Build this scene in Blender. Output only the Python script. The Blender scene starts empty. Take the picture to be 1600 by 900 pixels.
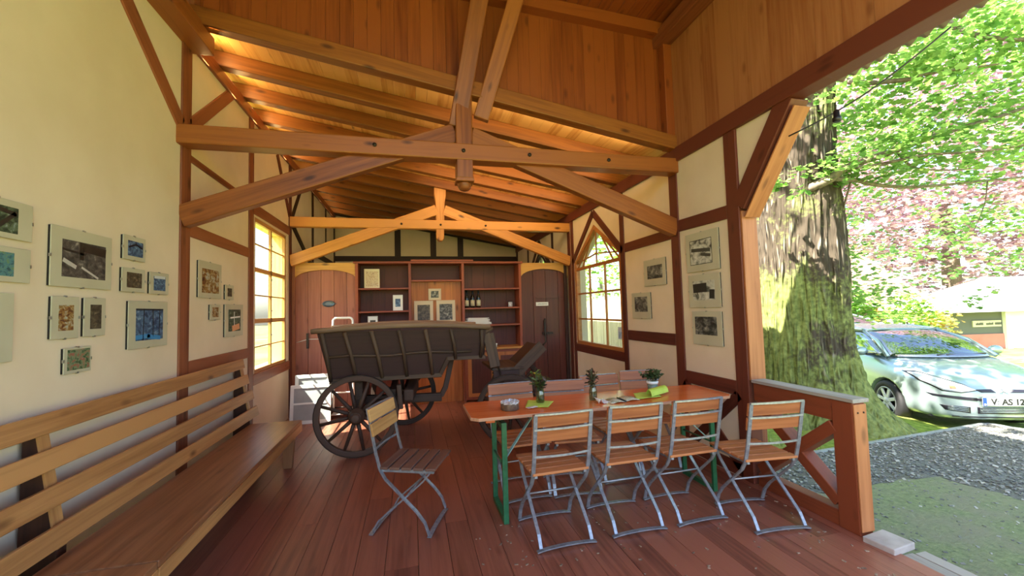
import bpy, bmesh, math, random
from math import sin, cos, pi, radians, sqrt, atan2
from mathutils import Vector, Matrix, noise
from mathutils.bvhtree import BVHTree

random.seed(7)
SC = bpy.context.scene
COL = SC.collection
V = Vector

# ------------------------------------------------------------------ camera
YAW, PITCH, ROLL, FPX, CH = .2418, .0519, -.0279, 639.9, 1.55
FW = V((sin(YAW)*cos(PITCH), cos(YAW)*cos(PITCH), sin(PITCH)))
_R0 = V((cos(YAW), -sin(YAW), 0)); _U0 = _R0.cross(FW)
RT = _R0*cos(ROLL) + _U0*sin(ROLL); UP = -_R0*sin(ROLL) + _U0*cos(ROLL)
CAM = V((0, 0, CH))
cd = bpy.data.cameras.new('camera'); cam = bpy.data.objects.new('camera', cd); COL.objects.link(cam)
M3 = Matrix((RT, UP, -FW)).transposed()
cam.matrix_world = Matrix.Translation(CAM) @ M3.to_4x4()
cd.sensor_fit = 'HORIZONTAL'; cd.sensor_width = 36; cd.lens = 36*FPX/1600
cd.clip_start = .02; cd.clip_end = 300
SC.camera = cam


def at(px, py, depth):
    """world point seen at a photo pixel, at a distance along the view axis"""
    return CAM + (FW + RT*((px-800)/FPX) + UP*((450-py)/FPX))*depth


# ------------------------------------------------------------------ mesh builder
class MB:
    def __init__(s):
        s.v = []; s.f = []; s.g = []; s.t = []; s.sm = []; s.mi = []

    def add(s, vs, fs, grain=None, tone=None, smooth=False, mi=0):
        o = len(s.v)
        tn = random.random() if tone is None else tone
        s.v += [tuple(x) for x in vs]
        if grain is None:
            grain = [tuple(x) for x in vs]
        s.g += [tuple(x) for x in grain]
        s.t += [tn]*len(vs)
        s.f += [tuple(i+o for i in f) for f in fs]
        s.sm += [smooth]*len(fs); s.mi += [mi]*len(fs)
        return s

    def obox(s, c, ax, ay, az, hx, hy, hz, tone=None, mi=0):
        """oriented box: axes ax ay az, half sizes; the grain runs along ax"""
        c = V(c); off = V((random.random()*30, random.random()*9, random.random()*9))
        vs, gr = [], []
        for k in (-1, 1):
            for j in (-1, 1):
                for i in (-1, 1):
                    vs.append(c + ax*(i*hx) + ay*(j*hy) + az*(k*hz))
                    gr.append(V((i*hx, j*hy, k*hz)) + off)
        fs = [(0, 2, 3, 1), (4, 5, 7, 6), (0, 1, 5, 4), (2, 6, 7, 3), (0, 4, 6, 2), (1, 3, 7, 5)]
        if ax.cross(ay).dot(az) < 0: fs = [f[::-1] for f in fs]
        return s.add(vs, fs, gr, tone, False, mi)

    def box(s, x0, x1, y0, y1, z0, z1, tone=None, mi=0, along=None):
        c = ((x0+x1)/2, (y0+y1)/2, (z0+z1)/2); h = [abs(x1-x0)/2, abs(y1-y0)/2, abs(z1-z0)/2]
        E = [V((1, 0, 0)), V((0, 1, 0)), V((0, 0, 1))]
        a = h.index(max(h)) if along is None else along
        o = [a, (a+1) % 3, (a+2) % 3]
        return s.obox(c, E[o[0]], E[o[1]], E[o[2]], h[o[0]], h[o[1]], h[o[2]], tone, mi)

    def beam(s, p0, p1, w, h, up=(0, 0, 1), tone=None, mi=0):
        p0, p1 = V(p0), V(p1); a = (p1-p0); L = a.length; a.normalize(); up = V(up)
        side = a.cross(up)
        if side.length < 1e-4: side = a.cross(V((0, 1, 0)))
        side.normalize(); u = side.cross(a).normalized()
        return s.obox((p0+p1)/2, a, side, u, L/2, w/2, h/2, tone, mi)

    def prism(s, poly, fn, d0, d1, along=0, tone=None, mi=0):
        """poly: list of (u,v); fn(u,v,w) -> world; extruded from w=d0 to d1"""
        n = len(poly); off = V((random.random()*30, random.random()*9, random.random()*9))
        vs = [fn(u, v, d0) for u, v in poly] + [fn(u, v, d1) for u, v in poly]
        g = []
        for d in (d0, d1):
            for u, v in poly:
                g.append((V((u, v, d)) if along == 0 else V((v, u, d))) + off)
        fs = [tuple(range(n))[::-1], tuple(range(n, 2*n))] + [(i, (i+1) % n, n+(i+1) % n, n+i) for i in range(n)]
        return s.add(vs, fs, g, tone, False, mi)

    def sweep(s, pts, sec, up=(0, 0, 1), closed=False, smooth=True, tone=None, mi=0, scales=None, caps=True):
        """sweep a 2-d section [(a,b)..] along pts; a = sideways, b = up"""
        pts = [V(p) for p in pts]; n = len(pts); m = len(sec); up = V(up)
        vs, gr = [], []; off = V((random.random()*30, random.random()*9, 0)); run = 0
        prev = None
        for i, p in enumerate(pts):
            if closed: t = pts[(i+1) % n] - pts[i-1]
            else: t = pts[min(i+1, n-1)] - pts[max(i-1, 0)]
            t.normalize()
            sd = t.cross(up)
            if sd.length < .05: sd = prev.copy() if prev is not None else t.cross(V((1, .3, 0)))
            sd.normalize()
            if prev is not None and sd.dot(prev) < 0 and not closed: sd = -sd
            prev = sd; u = sd.cross(t).normalized()
            if i: run += (pts[i]-pts[i-1]).length
            k = scales[i] if scales else 1
            for a, b in sec:
                vs.append(p + sd*(a*k) + u*(b*k)); gr.append(V((run, a, b)) + off)
        fs = []
        for i in range(n if closed else n-1):
            j = (i+1) % n
            for q in range(m):
                r = (q+1) % m
                fs.append((i*m+q, i*m+r, j*m+r, j*m+q))
        if not closed and caps:
            fs.append(tuple(range(m))[::-1]); fs.append(tuple((n-1)*m+q for q in range(m)))
        return s.add(vs, fs, gr, tone, smooth, mi)

    def tube(s, pts, r, n=8, **k):
        return s.sweep(pts, [(r*cos(2*pi*i/n), r*sin(2*pi*i/n)) for i in range(n)], **k)

    def bar(s, pts, w, t, **k):
        k.setdefault('smooth', False)
        return s.sweep(pts, [(-w/2, -t/2), (w/2, -t/2), (w/2, t/2), (-w/2, t/2)], **k)

    def lathe(s, prof, c=(0, 0, 0), n=24, ax=None, smooth=True, mi=0, tone=None, caps=True):
        """profile [(r, z)...] about the axis ax through c"""
        c = V(c); Z = V(ax).normalized() if ax else V((0, 0, 1))
        X = Z.orthogonal().normalized() if ax else V((1, 0, 0)); Y = Z.cross(X)
        vs, fs = [], []; m = len(prof)
        for i in range(n):
            a = 2*pi*i/n
            for r, z in prof:
                vs.append(c + X*(r*cos(a)) + Y*(r*sin(a)) + Z*z)
        for i in range(n):
            j = (i+1) % n
            for q in range(m-1):
                fs.append((i*m+q, j*m+q, j*m+q+1, i*m+q+1))
        if caps and prof[0][0] > 1e-5: fs.append(tuple(i*m for i in range(n))[::-1])
        if caps and prof[-1][0] > 1e-5: fs.append(tuple(i*m+m-1 for i in range(n)))
        return s.add(vs, fs, None, tone, smooth, mi)

    def ball(s, c, r, n=10, sq=(1, 1, 1), mi=0):
        c = V(c); vs, fs = [], []; m = n//2+1
        for i in range(m):
            ph = pi*i/(m-1)
            for j in range(n):
                a = 2*pi*j/n
                vs.append(c + V((r*sq[0]*sin(ph)*cos(a), r*sq[1]*sin(ph)*sin(a), r*sq[2]*cos(ph))))
        for i in range(m-1):
            for j in range(n):
                fs.append((i*n+j, (i+1)*n+j, (i+1)*n+(j+1) % n, i*n+(j+1) % n))
        return s.add(vs, fs, None, None, True, mi)

    def leaf(s, p, d, nrm, L, W, tone=None, mi=0):
        """a folded, lobed leaf blade"""
        d = d.normalized(); sd = d.cross(nrm).normalized(); n2 = sd.cross(d).normalized()
        P = [(0, 0, 0), (.30, .42, .07), (.50, .26, .03), (.66, .46, .08), (1, 0, -.06), (.66, -.46, .08), (.50, -.26, .03), (.30, -.42, .07), (.5, 0, 0)]
        vs = [p + d*(a*L) + sd*(b*W) + n2*(c*L) for a, b, c in P]
        fs = [(0, 1, 2, 8), (8, 2, 3, 4), (8, 4, 5, 6), (0, 8, 6, 7)]
        return s.add(vs, fs, None, tone, False, mi)

    def build(s, name, mat, parent=None, bevel=0, kind=None):
        me = bpy.data.meshes.new(name)
        me.from_pydata(s.v, [], s.f)
        a = me.attributes.new('grain', 'FLOAT_VECTOR', 'POINT'); a.data.foreach_set('vector', [x for g in s.g for x in g])
        a = me.attributes.new('tone', 'FLOAT', 'POINT'); a.data.foreach_set('value', s.t)
        me.polygons.foreach_set('use_smooth', s.sm); me.polygons.foreach_set('material_index', s.mi)
        for m in (mat if isinstance(mat, (list, tuple)) else [mat]): me.materials.append(m)
        me.update()
        o = bpy.data.objects.new(name, me); COL.objects.link(o)
        if parent is not None: o.parent = parent
        if bevel:
            b = o.modifiers.new('edge', 'BEVEL'); b.width = bevel; b.segments = 2; b.limit_method = 'ANGLE'; b.angle_limit = radians(40)
        if kind: o['kind'] = kind
        return o


def fix_normals(o):
    bm = bmesh.new(); bm.from_mesh(o.data); bmesh.ops.recalc_face_normals(bm, faces=bm.faces[:]); bm.to_mesh(o.data); bm.free()
    return o


def tag(o, label, cat, group=None):
    o['label'] = label; o['category'] = cat
    if group: o['group'] = group
    return o


def thing(name, label, cat, loc=(0, 0, 0), rz=0, group=None):
    o = bpy.data.objects.new(name, None); COL.objects.link(o)
    o.empty_display_size = .1; o.location = loc; o.rotation_euler = (0, 0, rz)
    return tag(o, label, cat, group)


def copy_tree(o, parent=None):
    c = o.copy(); COL.objects.link(c); c.parent = parent
    for ch in list(o.children): copy_tree(ch, c)
    return c


def dup(o, loc, rz, label, group=None):
    c = copy_tree(o); c.location = loc; c.rotation_euler = (0, 0, rz); c['label'] = label
    if group: c['group'] = group
    return c


# ------------------------------------------------------------------ materials
def hx(h):
    h = h.lstrip('#'); r = [int(h[i:i+2], 16)/255 for i in (0, 2, 4)]
    return tuple(c/12.92 if c <= .04045 else ((c+.055)/1.055)**2.4 for c in r) + (1,)


def newmat(name):
    m = bpy.data.materials.new(name); m.use_nodes = True; nt = m.node_tree
    b = nt.nodes['Principled BSDF']
    return m, nt, b


def N(nt, typ, **kw):
    n = nt.nodes.new(typ)
    for k, v in kw.items():
        if k.startswith('i_'):
            n.inputs[k[2:].replace('_', ' ')].default_value = v
        else: setattr(n, k, v)
    return n


def ramp(nt, stops):
    r = nt.nodes.new('ShaderNodeValToRGB'); e = r.color_ramp.elements
    while len(e) < len(stops): e.new(.5)
    for x, (p, c) in zip(e, stops): x.position = p; x.color = c
    return r


def mixc(nt, fac, a, b, mode='MIX'):
    m = nt.nodes.new('ShaderNodeMix'); m.data_type = 'RGBA'; m.blend_type = mode
    for sock, val in ((m.inputs[0], fac), (m.inputs[6], a), (m.inputs[7], b)):
        if hasattr(val, 'is_output'): nt.links.new(val, sock)
        else: sock.default_value = val
    return m.outputs[2]


def wood(name, dark, light, rough=.5, knots=.8, grain=1.0, tonev=.35, bump=.15, spec=.4, knotc=None):
    m, nt, b = newmat(name); L = nt.links.new
    at_ = N(nt, 'ShaderNodeAttribute', attribute_name='grain'); tn = N(nt, 'ShaderNodeAttribute', attribute_name='tone')
    mp = N(nt, 'ShaderNodeMapping'); mp.inputs['Scale'].default_value = (1.1, 26*grain, 26*grain); L(at_.outputs['Vector'], mp.inputs['Vector'])
    n1 = N(nt, 'ShaderNodeTexNoise', i_Scale=1.0, i_Detail=5.0, i_Roughness=.6, i_Distortion=.6); L(mp.outputs[0], n1.inputs['Vector'])
    mp2 = N(nt, 'ShaderNodeMapping'); mp2.inputs['Scale'].default_value = (.9, 5, 5); L(at_.outputs['Vector'], mp2.inputs['Vector'])
    n2 = N(nt, 'ShaderNodeTexNoise', i_Scale=1.0, i_Detail=3.0); L(mp2.outputs[0], n2.inputs['Vector'])
    ad = N(nt, 'ShaderNodeMath', operation='MULTIPLY_ADD'); L(n2.outputs[0], ad.inputs[0]); ad.inputs[1].default_value = .45
    L(n1.outputs[0], ad.inputs[2])
    sb = N(nt, 'ShaderNodeMath', operation='MULTIPLY_ADD'); L(tn.outputs['Fac'], sb.inputs[0]); sb.inputs[1].default_value = tonev; L(ad.outputs[0], sb.inputs[2])
    r = ramp(nt, [(.42+tonev*.3, hx(dark)), (.95+tonev*.6, hx(light))]); L(sb.outputs[0], r.inputs[0])
    c = r.outputs[0]
    if knots:
        mk = N(nt, 'ShaderNodeMapping'); mk.inputs['Scale'].default_value = (2.3, 6, 6); L(at_.outputs['Vector'], mk.inputs['Vector'])
        vo = N(nt, 'ShaderNodeTexVoronoi', i_Scale=1.0, i_Randomness=1.0); L(mk.outputs[0], vo.inputs['Vector'])
        kr = ramp(nt, [(.06, (knots,)*3+(1,)), (.17, (0, 0, 0, 1))]); L(vo.outputs['Distance'], kr.inputs[0])
        c = mixc(nt, kr.outputs[0], c, hx(knotc or '3a1708'))
    L(c, b.inputs['Base Color'])
    b.inputs['Roughness'].default_value = rough; b.inputs['Specular IOR Level'].default_value = spec
    if bump:
        bp = N(nt, 'ShaderNodeBump', i_Strength=bump, i_Distance=.004); L(n1.outputs[0], bp.inputs['Height']); L(bp.outputs[0], b.inputs['Normal'])
    return m


def plain(name, c, rough=.5, metal=0, spec=.5, var=.0, scale=6, bump=0, c2=None, trans=0, alpha=1):
    m, nt, b = newmat(name); L = nt.links.new
    if var or c2:
        tc = N(nt, 'ShaderNodeTexCoord'); n = N(nt, 'ShaderNodeTexNoise', i_Scale=scale, i_Detail=5.0); L(tc.outputs['Object'], n.inputs['Vector'])
        r = ramp(nt, [(.35, hx(c)), (.68, hx(c2) if c2 else tuple(x*(1-var) for x in hx(c)[:3])+(1,))]); L(n.outputs[0], r.inputs[0]); L(r.outputs[0], b.inputs['Base Color'])
        if bump:
            bp = N(nt, 'ShaderNodeBump', i_Strength=bump, i_Distance=.01); L(n.outputs[0], bp.inputs['Height']); L(bp.outputs[0], b.inputs['Normal'])
    else: b.inputs['Base Color'].default_value = hx(c)
    b.inputs['Roughness'].default_value = rough; b.inputs['Metallic'].default_value = metal; b.inputs['Specular IOR Level'].default_value = spec
    if trans: b.inputs['Transmission Weight'].default_value = trans
    return m


def glass(name, tint='ffffff', refl=.06, dark=0):
    m = bpy.data.materials.new(name); m.use_nodes = True; nt = m.node_tree; nt.nodes.clear(); L = nt.links.new
    o = N(nt, 'ShaderNodeOutputMaterial'); t = N(nt, 'ShaderNodeBsdfTransparent'); t.inputs[0].default_value = hx(tint)
    g = N(nt, 'ShaderNodeBsdfGlossy'); g.inputs['Roughness'].default_value = .03
    fc = N(nt, 'ShaderNodeLayerWeight', i_Blend=.5); fr = N(nt, 'ShaderNodeMath', operation='POWER'); L(fc.outputs['Facing'], fr.inputs[0]); fr.inputs[1].default_value = 4.5
    ma = N(nt, 'ShaderNodeMath', operation='MULTIPLY_ADD'); L(fr.outputs[0], ma.inputs[0]); ma.inputs[1].default_value = .7; ma.inputs[2].default_value = refl
    mx = N(nt, 'ShaderNodeMixShader'); L(ma.outputs[0], mx.inputs[0]); L(t.outputs[0], mx.inputs[1]); L(g.outputs[0], mx.inputs[2]); L(mx.outputs[0], o.inputs[0])
    return m


def leafmat(name, c1, c2, tr=.5, rough=.6):
    m = bpy.data.materials.new(name); m.use_nodes = True; nt = m.node_tree; nt.nodes.clear(); L = nt.links.new
    o = N(nt, 'ShaderNodeOutputMaterial'); tn = N(nt, 'ShaderNodeAttribute', attribute_name='tone')
    r = ramp(nt, [(0, hx(c1)), (1, hx(c2))]); L(tn.outputs['Fac'], r.inputs[0])
    d = N(nt, 'ShaderNodeBsdfDiffuse'); t = N(nt, 'ShaderNodeBsdfTranslucent'); L(r.outputs[0], d.inputs[0]); L(r.outputs[0], t.inputs[0])
    mx = N(nt, 'ShaderNodeMixShader'); mx.inputs[0].default_value = tr; L(d.outputs[0], mx.inputs[1]); L(t.outputs[0], mx.inputs[2])
    g = N(nt, 'ShaderNodeBsdfGlossy'); g.inputs['Roughness'].default_value = .45
    m2 = N(nt, 'ShaderNodeMixShader'); m2.inputs[0].default_value = .06; L(mx.outputs[0], m2.inputs[1]); L(g.outputs[0], m2.inputs[2]); L(m2.outputs[0], o.inputs[0])
    return m


def photomat(name, pal, scale=9, seed=0, horizon=None, stretch=(1, 1, 1)):
    """an abstract photographic print: blotches in a given palette"""
    m, nt, b = newmat(name); L = nt.links.new
    a = N(nt, 'ShaderNodeAttribute', attribute_name='grain'); mp = N(nt, 'ShaderNodeMapping'); mp.inputs['Location'].default_value = (seed*3.7, seed*1.9, seed)
    mp.inputs['Scale'].default_value = stretch
    L(a.outputs['Vector'], mp.inputs['Vector'])
    n = N(nt, 'ShaderNodeTexNoise', i_Scale=scale*1.7, i_Detail=8.0, i_Roughness=.68, i_Distortion=.5); L(mp.outputs[0], n.inputs['Vector'])
    k = len(pal); r = ramp(nt, [(.3+.42*i/(k-1), hx(c)) for i, c in enumerate(pal)])
    r.color_ramp.interpolation = 'LINEAR'; L(n.outputs[0], r.inputs[0]); L(r.outputs[0], b.inputs['Base Color'])
    b.inputs['Roughness'].default_value = .5
    return m


M = {}
M['beam'] = wood('honey_pine_beam', '683214', '965626', rough=.42, knots=.9)
M['beam_far'] = wood('far_truss_pine', '9c5c26', 'cd8c48', rough=.42, knots=.9)
M['post'] = wood('dark_stained_timber', '401c13', '663122', rough=.5, knots=.5, knotc='2a0f08')
M['post_warm'] = wood('red_brown_timber', '67341f', '935638', rough=.48, knots=.7)
M['dark_post'] = wood('blackish_timber', '20110c', '3a2016', rough=.55, knots=.3)
M['ceil'] = wood('pine_roof_boards', 'c07e3a', 'e6b06a', rough=.45, knots=.6, tonev=.5, knotc='4a2008')
M['rafter'] = wood('pine_rafter', '66330f', '935722', rough=.45, knots=.8)
M['clad'] = wood('reddish_pine_cladding', '64290c', '8c4720', rough=.42, knots=.6, tonev=.45, knotc='4a1a08')
M['clad_pale'] = wood('paler_pine_cladding', '874a28', 'a87048', rough=.45, knots=.5, tonev=.35, knotc='5a2a14')
M['floor'] = wood('worn_red_floor_boards', '5f3226', '935844', rough=.36, knots=.35, tonev=.4, bump=.3, spec=.5, knotc='35150e')
M['bench'] = wood('bench_pine', '8a5a33', 'c08e58', rough=.38, knots=.7)
M['bench_seat'] = wood('bench_seat_wood', '6b4128', '9a6a48', rough=.34, knots=.4)
M['bench_dark'] = wood('dark_bench_support', '2c1810', '4a2a1c', rough=.5, knots=0)
M['plank'] = wood('red_brown_planks', '80493a', 'a66652', rough=.5, knots=.45, tonev=.3)
M['plank_dark'] = wood('dark_brown_planks', '43211a', '653328', rough=.36, knots=.3, tonev=.3)
M['plank_orange'] = wood('orange_planks', '8a4a20', 'b9713a', rough=.5, knots=.6, tonev=.5)
M['shelf'] = wood('reddish_shelf_wood', '6e3020', '94492f', rough=.45, knots=.3)
M['shelf_back'] = wood('shelf_back_boards', '471c16', '653026', rough=.5, knots=.3)
M['arch'] = wood('yellow_pine_arch', 'a9692a', 'd09a52', rough=.45, knots=.7)
M['wagon_mid'] = wood('mid_brown_wagon_wood', '3c2c21', '634c39', rough=.65, knots=.3, bump=.4)
M['wagon'] = wood('old_grey_brown_wood', '291a17', '46302a', rough=.65, knots=.3, bump=.4)
M['wagon_rail'] = wood('weathered_wagon_rail', '5c4637', '94795f', rough=.65, knots=.3, bump=.4)
M['wheel'] = wood('dark_wheel_wood', '2a1a14', '4f382c', rough=.6, knots=0, bump=.3)
M['slat'] = wood('chair_slat_wood', '85492a', 'b87548', rough=.45, knots=0, tonev=.5)
M['slat_pale'] = wood('pale_chair_slat_wood', '9a6a38', 'c79a60', rough=.45, knots=.2, tonev=.3)
M['slat_grey'] = wood('greyish_chair_slat_wood', '4c342c', '6f5044', rough=.5, knots=0, tonev=.4)
M['table'] = wood('orange_table_lacquer', 'cc5a22', 'e0773a', rough=.22, knots=0, tonev=.1, bump=.03, spec=.6)
M['table_edge'] = wood('worn_table_edge', '9a5a38', 'c89878', rough=.5, knots=0)
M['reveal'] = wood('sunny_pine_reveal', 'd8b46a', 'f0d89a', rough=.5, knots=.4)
M['wframe'] = wood('window_frame_wood', '8a4f24', 'b87840', rough=.45, knots=.3)
M['wframe_light'] = wood('honey_window_frame', 'a8703a', 'd09a5c', rough=.45, knots=.3)
M['silver_board'] = wood('weathered_grey_board', '7d7770', 'a59d94', rough=.7, knots=.1)
M['rail_wood'] = wood('porch_rail_timber', '5a2a17', '803f25', rough=.48, knots=.5)
M['jamb'] = wood('bleached_porch_timber', '8a4e2b', 'b47448', rough=.5, knots=.5)  # paler timber colour standing in for daylight on outward faces
M['plaster'] = plain('cream_plaster', 'e0cfb6', rough=.9, spec=.2, c2='d9c7ac', scale=2.5, bump=.08)
M['steel'] = plain('galvanised_steel', 'a4a8b0', rough=.36, metal=.55, c2='868a92', scale=40)
M['green'] = plain('green_enamel', '1f5a38', rough=.35, c2='2c6b45', scale=20)
M['teal'] = plain('pale_teal_steel', '86b0ac', rough=.35, metal=.3)
M['iron'] = plain('dark_iron', '2e2825', rough=.55, metal=.6, c2='463831', scale=30)
M['mat'] = plain('pale_mat_board', 'c0bba2', rough=.35, c2='b9b49a', scale=5)
M['clip'] = plain('bright_clip', 'a8a8a0', rough=.3, metal=.8)
M['white'] = plain('white_paint', 'e8e6e0', rough=.45)
M['paper'] = plain('white_paper', 'eceae4', rough=.8)
M['black'] = plain('black_plastic', '15151a', rough=.4)
M['glass'] = glass('window_glass', 'f4faf8', .04)
M['jar'] = glass('jar_glass', 'dfe8dc', .10)
M['lime'] = plain('lime_paper', 'c2d95a', rough=.7, c2='b2cc48', scale=14)
M['foil'] = plain('crumpled_foil', 'e4e8ee', rough=.3, metal=.45, c2='a8aeb6', scale=60, bump=.8)
M['tin'] = plain('dull_tin', '8d8172', rough=.45, metal=.6, c2='6e6458', scale=30)
M['stone'] = plain('pale_step_stone', 'b4a9a2', rough=.8, c2='9d938d', scale=9, bump=.2)
M['curb'] = plain('grey_curb_stone', '8f9490', rough=.85, c2='7d827c', scale=7, bump=.2)
M['plum_tube'] = plain('white_enamel_tube', 'f0eee8', rough=.3)
M['orange_ply'] = plain('orange_plywood', 'd98c3c', rough=.5)
M['bottle'] = plain('dark_green_bottle_glass', '12170f', rough=.1, spec=.7)

# ================================================================== THE SETTING
XL, XR, TH = -1.83, 2.83, .2
Y0, YT1, YT2, YP, YB = -1.0, 3.83, 6.935, 7.12, 10.85
ST = 'structure'
trim_n = [0]


def trim(mb, mat, bevel=.006):
    trim_n[0] += 1
    return mb.build('trim_%d' % trim_n[0], mat, bevel=bevel, kind=ST)


def zr(x):  # underside of the main rafters
    return 4.03 - .17*(x-XL)


def zu(x):  # underside of the raised porch roof
    return 4.76 - .055*(x-.9)


# floor: boards running away from the camera
mb = MB(); x = XL
while x < 2.86:
    w = random.choice([.16, .18, .2, .15])
    x1 = min(x+w, 2.87); y = Y0
    while y < 7.4:
        y1 = min(y+random.uniform(2.2, 4.5), 7.42)
        mb.box(x+.0015, x1-.0015, y+.001, y1-.001, -.035, 0, along=1); y = y1
    x = x1
mb.box(XL, XR, 7.42, YB, -.035, 0, along=1)
mb.build('floor', M['floor'], kind=ST)

# left wall (with the opening of the tall window)
WL = (5.52, 6.82, .86, 2.76)
mb = MB()
mb.box(XL-TH, XL, Y0, WL[0], -.3, 4.0); mb.box(XL-TH, XL, WL[1], YB, -.3, 4.0)
mb.box(XL-TH, XL, WL[0], WL[1], -.3, WL[2]); mb.box(XL-TH, XL, WL[0], WL[1], WL[3], 4.0)
mb.build('wall_left', M['plaster'], kind=ST)

# right wall with pointed window openings
fnR = lambda u, v, w: V((XR+w, u, v))
WR = [(5.13, 6.77, .92, 2.34, 2.86), (7.98, 9.62, .92, 2.34, 2.86)]
mb = MB(); ya = 3.11
for (a, b, z0, zs, za) in WR:
    mb.box(XR, XR+(.15 if ya < 4 else TH), ya, a, -.3, 3.2); mb.box(XR, XR+TH, a, b, -.3, z0)
    mid = (a+b)/2
    mb.prism([(a, zs), (mid, za), (mid, 3.2), (a, 3.2)], fnR, 0, TH); mb.prism([(mid, za), (b, zs), (b, 3.2), (mid, 3.2)], fnR, 0, TH)
    ya = b
mb.box(XR, XR+TH, ya, YB, -.3, 3.2)
mb.prism([(2.995, 2.38), (2.995, 3.12), (2.47, 3.12)], fnR, .01, .11)
fix_normals(mb.build('wall_right', M['plaster'], kind=ST))

# far back wall under the sloping roof
mb = MB()
mb.prism([(XL, -.3), (XR, -.3), (XR, zr(XR)+.15), (XL, zr(XL)+.15)], lambda u, v, w: V((u, YB+w, v)), 0, TH)
fix_normals(mb.build('wall_back', M['plaster'], kind=ST))

# ceiling boards over the rafters
mb = MB(); x = -2.45; dz = .15; ca = V((1, 0, -.17)).normalized()
while x < 3.4:
    w = .115; c = V((x+w/2, (3.97+YB)/2, zr(x+w/2)+dz+.015))
    mb.obox(c, V((0, 1, 0)), ca, ca.cross(V((0, 1, 0))), (YB-3.97)/2, w/2*1.013-.001, .012); x += w
mb.obox(V(((-2.45+3.4)/2, (3.97+YB)/2, zr((-2.45+3.4)/2)+dz+.045)), V((0, 1, 0)), ca, ca.cross(V((0, 1, 0))), (YB-3.97)/2+.05, 2.97, .014)
mb.build('ceiling', M['ceil'], kind=ST)

# raised porch roof
mb = MB(); x = -2.3
while x < 3.3:
    w = .115; mb.box(x, x+w-.002, Y0-.4, 3.99, zu(x)+.0, zu(x)+.025, along=1); x += w
mb.build('ceiling_porch', M['clad'], kind=ST)

# cladding above the first rafter, and on the sides of the raised porch
mb = MB(); x = XL
while x < XR-.01:
    w = .122; x1 = min(x+w, XR)
    mb.prism([(x+.001, zr(x)+.13), (x1-.001, zr(x1)+.13), (x1-.001, zu(x1)+.01), (x+.001, zu(x)+.01)], lambda u, v, q: V((u, 3.93+q, v)), 0, .03, along=1)
    x = x1
mb.prism([(XL, zr(XL)+.151), (XR, zr(XR)+.151), (XR, zu(XR)), (XL, zu(XL))], lambda u, v, q: V((u, 3.962+q, v)), 0, .02)
fix_normals(mb.build('wall_porch_gable', M['clad'], kind=ST))
mb = MB(); y = 3.93
while y > Y0:
    w = .19; mb.box(XR, XR+.03, y-w+.001, y-.001, 3.26, 4.66, along=2); y -= w
mb.build('wall_porch_right', M['clad_pale'], kind=ST)
mb = MB(); y = 3.93
while y > Y0:
    w = .122; mb.box(XL-.03, XL, y-w+.001, y-.001, 4.0, 4.92, along=2); y -= w
mb.build('wall_porch_left', M['clad'], kind=ST)

# ---- timber of the left wall
P = M['post']; PW = M['post_warm']; F = .014


def lbeam(a, b, w, mat=None, out=F):
    """timber let into the left wall between (y,z) points"""
    trim(MB().beam((XL+out-.06, a[0], a[1]), (XL+out-.06, b[0], b[1]), w, .12, up=(1, 0, 0)), mat or PW)


def rbeam(a, b, w, mat=None, out=F):
    trim(MB().beam((XR-out+.06, a[0], a[1]), (XR-out+.06, b[0], b[1]), w, .12, up=(1, 0, 0)), mat or P)


lbeam((3.93, 0), (3.93, 3.88), .15)                       # post at the porch truss
lbeam((3.86, 3.15), (2.93, 3.88), .135)                   # long brace over the photo wall
lbeam((4.0, 3.20), (4.84, 3.94), .12)                     # short brace
lbeam((5.38, 0), (5.38, 3.9), .14)                        # post beside the window
lbeam((4.0, 2.30), (5.31, 2.29), .11); lbeam((4.0, 1.135), (5.31, 1.135), .11)
lbeam((4.0, 2.92), (5.31, 2.90), .06)
lbeam((5.45, 2.85), (6.93, 2.86), .13)                    # window head
lbeam((5.45, .80), (6.93, .80), .13)                      # window sill rail
lbeam((6.99, 0), (6.99, 3.9), .13, P)
lbeam((7.0, 3.0), (7.75, 3.85), .10, M['dark_post']); lbeam((6.95, 3.1), (6.35, 3.85), .10, P)
lbeam((7.05, 3.02), (8.45, 2.45), .12, M['dark_post']); lbeam((8.5, 0), (8.5, 3.9), .13, M['dark_post'])
lbeam((9.75, 3.0), (9.75, 3.9), .1, M['dark_post']); lbeam((10.77, 0), (10.77, 3.9), .14, M['dark_post'])
lbeam((8.55, 2.75), (10.7, 2.75), .12, M['dark_post'])
trim(MB().box(XL-.1, XL+.03, 4.0, YB, 3.90, 4.03), PW)     # far wall plate
trim(MB().box(XL-.08, XL+.17, Y0, 4.03, 3.86, 4.02), M['beam'])   # near plate with a sawn end
trim(MB().box(XL, XL+.1, 3.82, 3.93, 4.02, 4.9), PW)       # corner post of the raised porch

# ---- timber of the right wall
rbeam((3.90, 0), (3.90, 3.12), .14)
rbeam((3.06, .0), (3.06, 3.12), .14)
rbeam((3.13, 2.385), (3.83, 2.40), .125); rbeam((3.97, 2.34), (5.0, 2.34), .12)
rbeam((3.97, 1.165), (5.0, 1.165), .13); rbeam((3.13, .79), (3.83, .79), .13)
rbeam((3.10, .06), (3.86, .74), .10); rbeam((3.86, .06), (3.10, .74), .10); rbeam((3.1, .07), (3.86, .07), .12)
rbeam((5.06, 0), (5.06, 3.12), .11); rbeam((6.84, 0), (6.84, 3.12), .11)
rbeam((5.06, 2.30), (5.95, 3.05), .11); rbeam((6.84, 2.36), (5.95, 3.05), .11)
rbeam((5.1, .855), (6.8, .855), .13)
rbeam((7.0, 0), (7.0, 3.12), .13); rbeam((7.9, 0), (7.9, 3.12), .1, M['dark_post']); rbeam((9.7, 0), (9.7, 3.12), .1, M['dark_post'])
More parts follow.
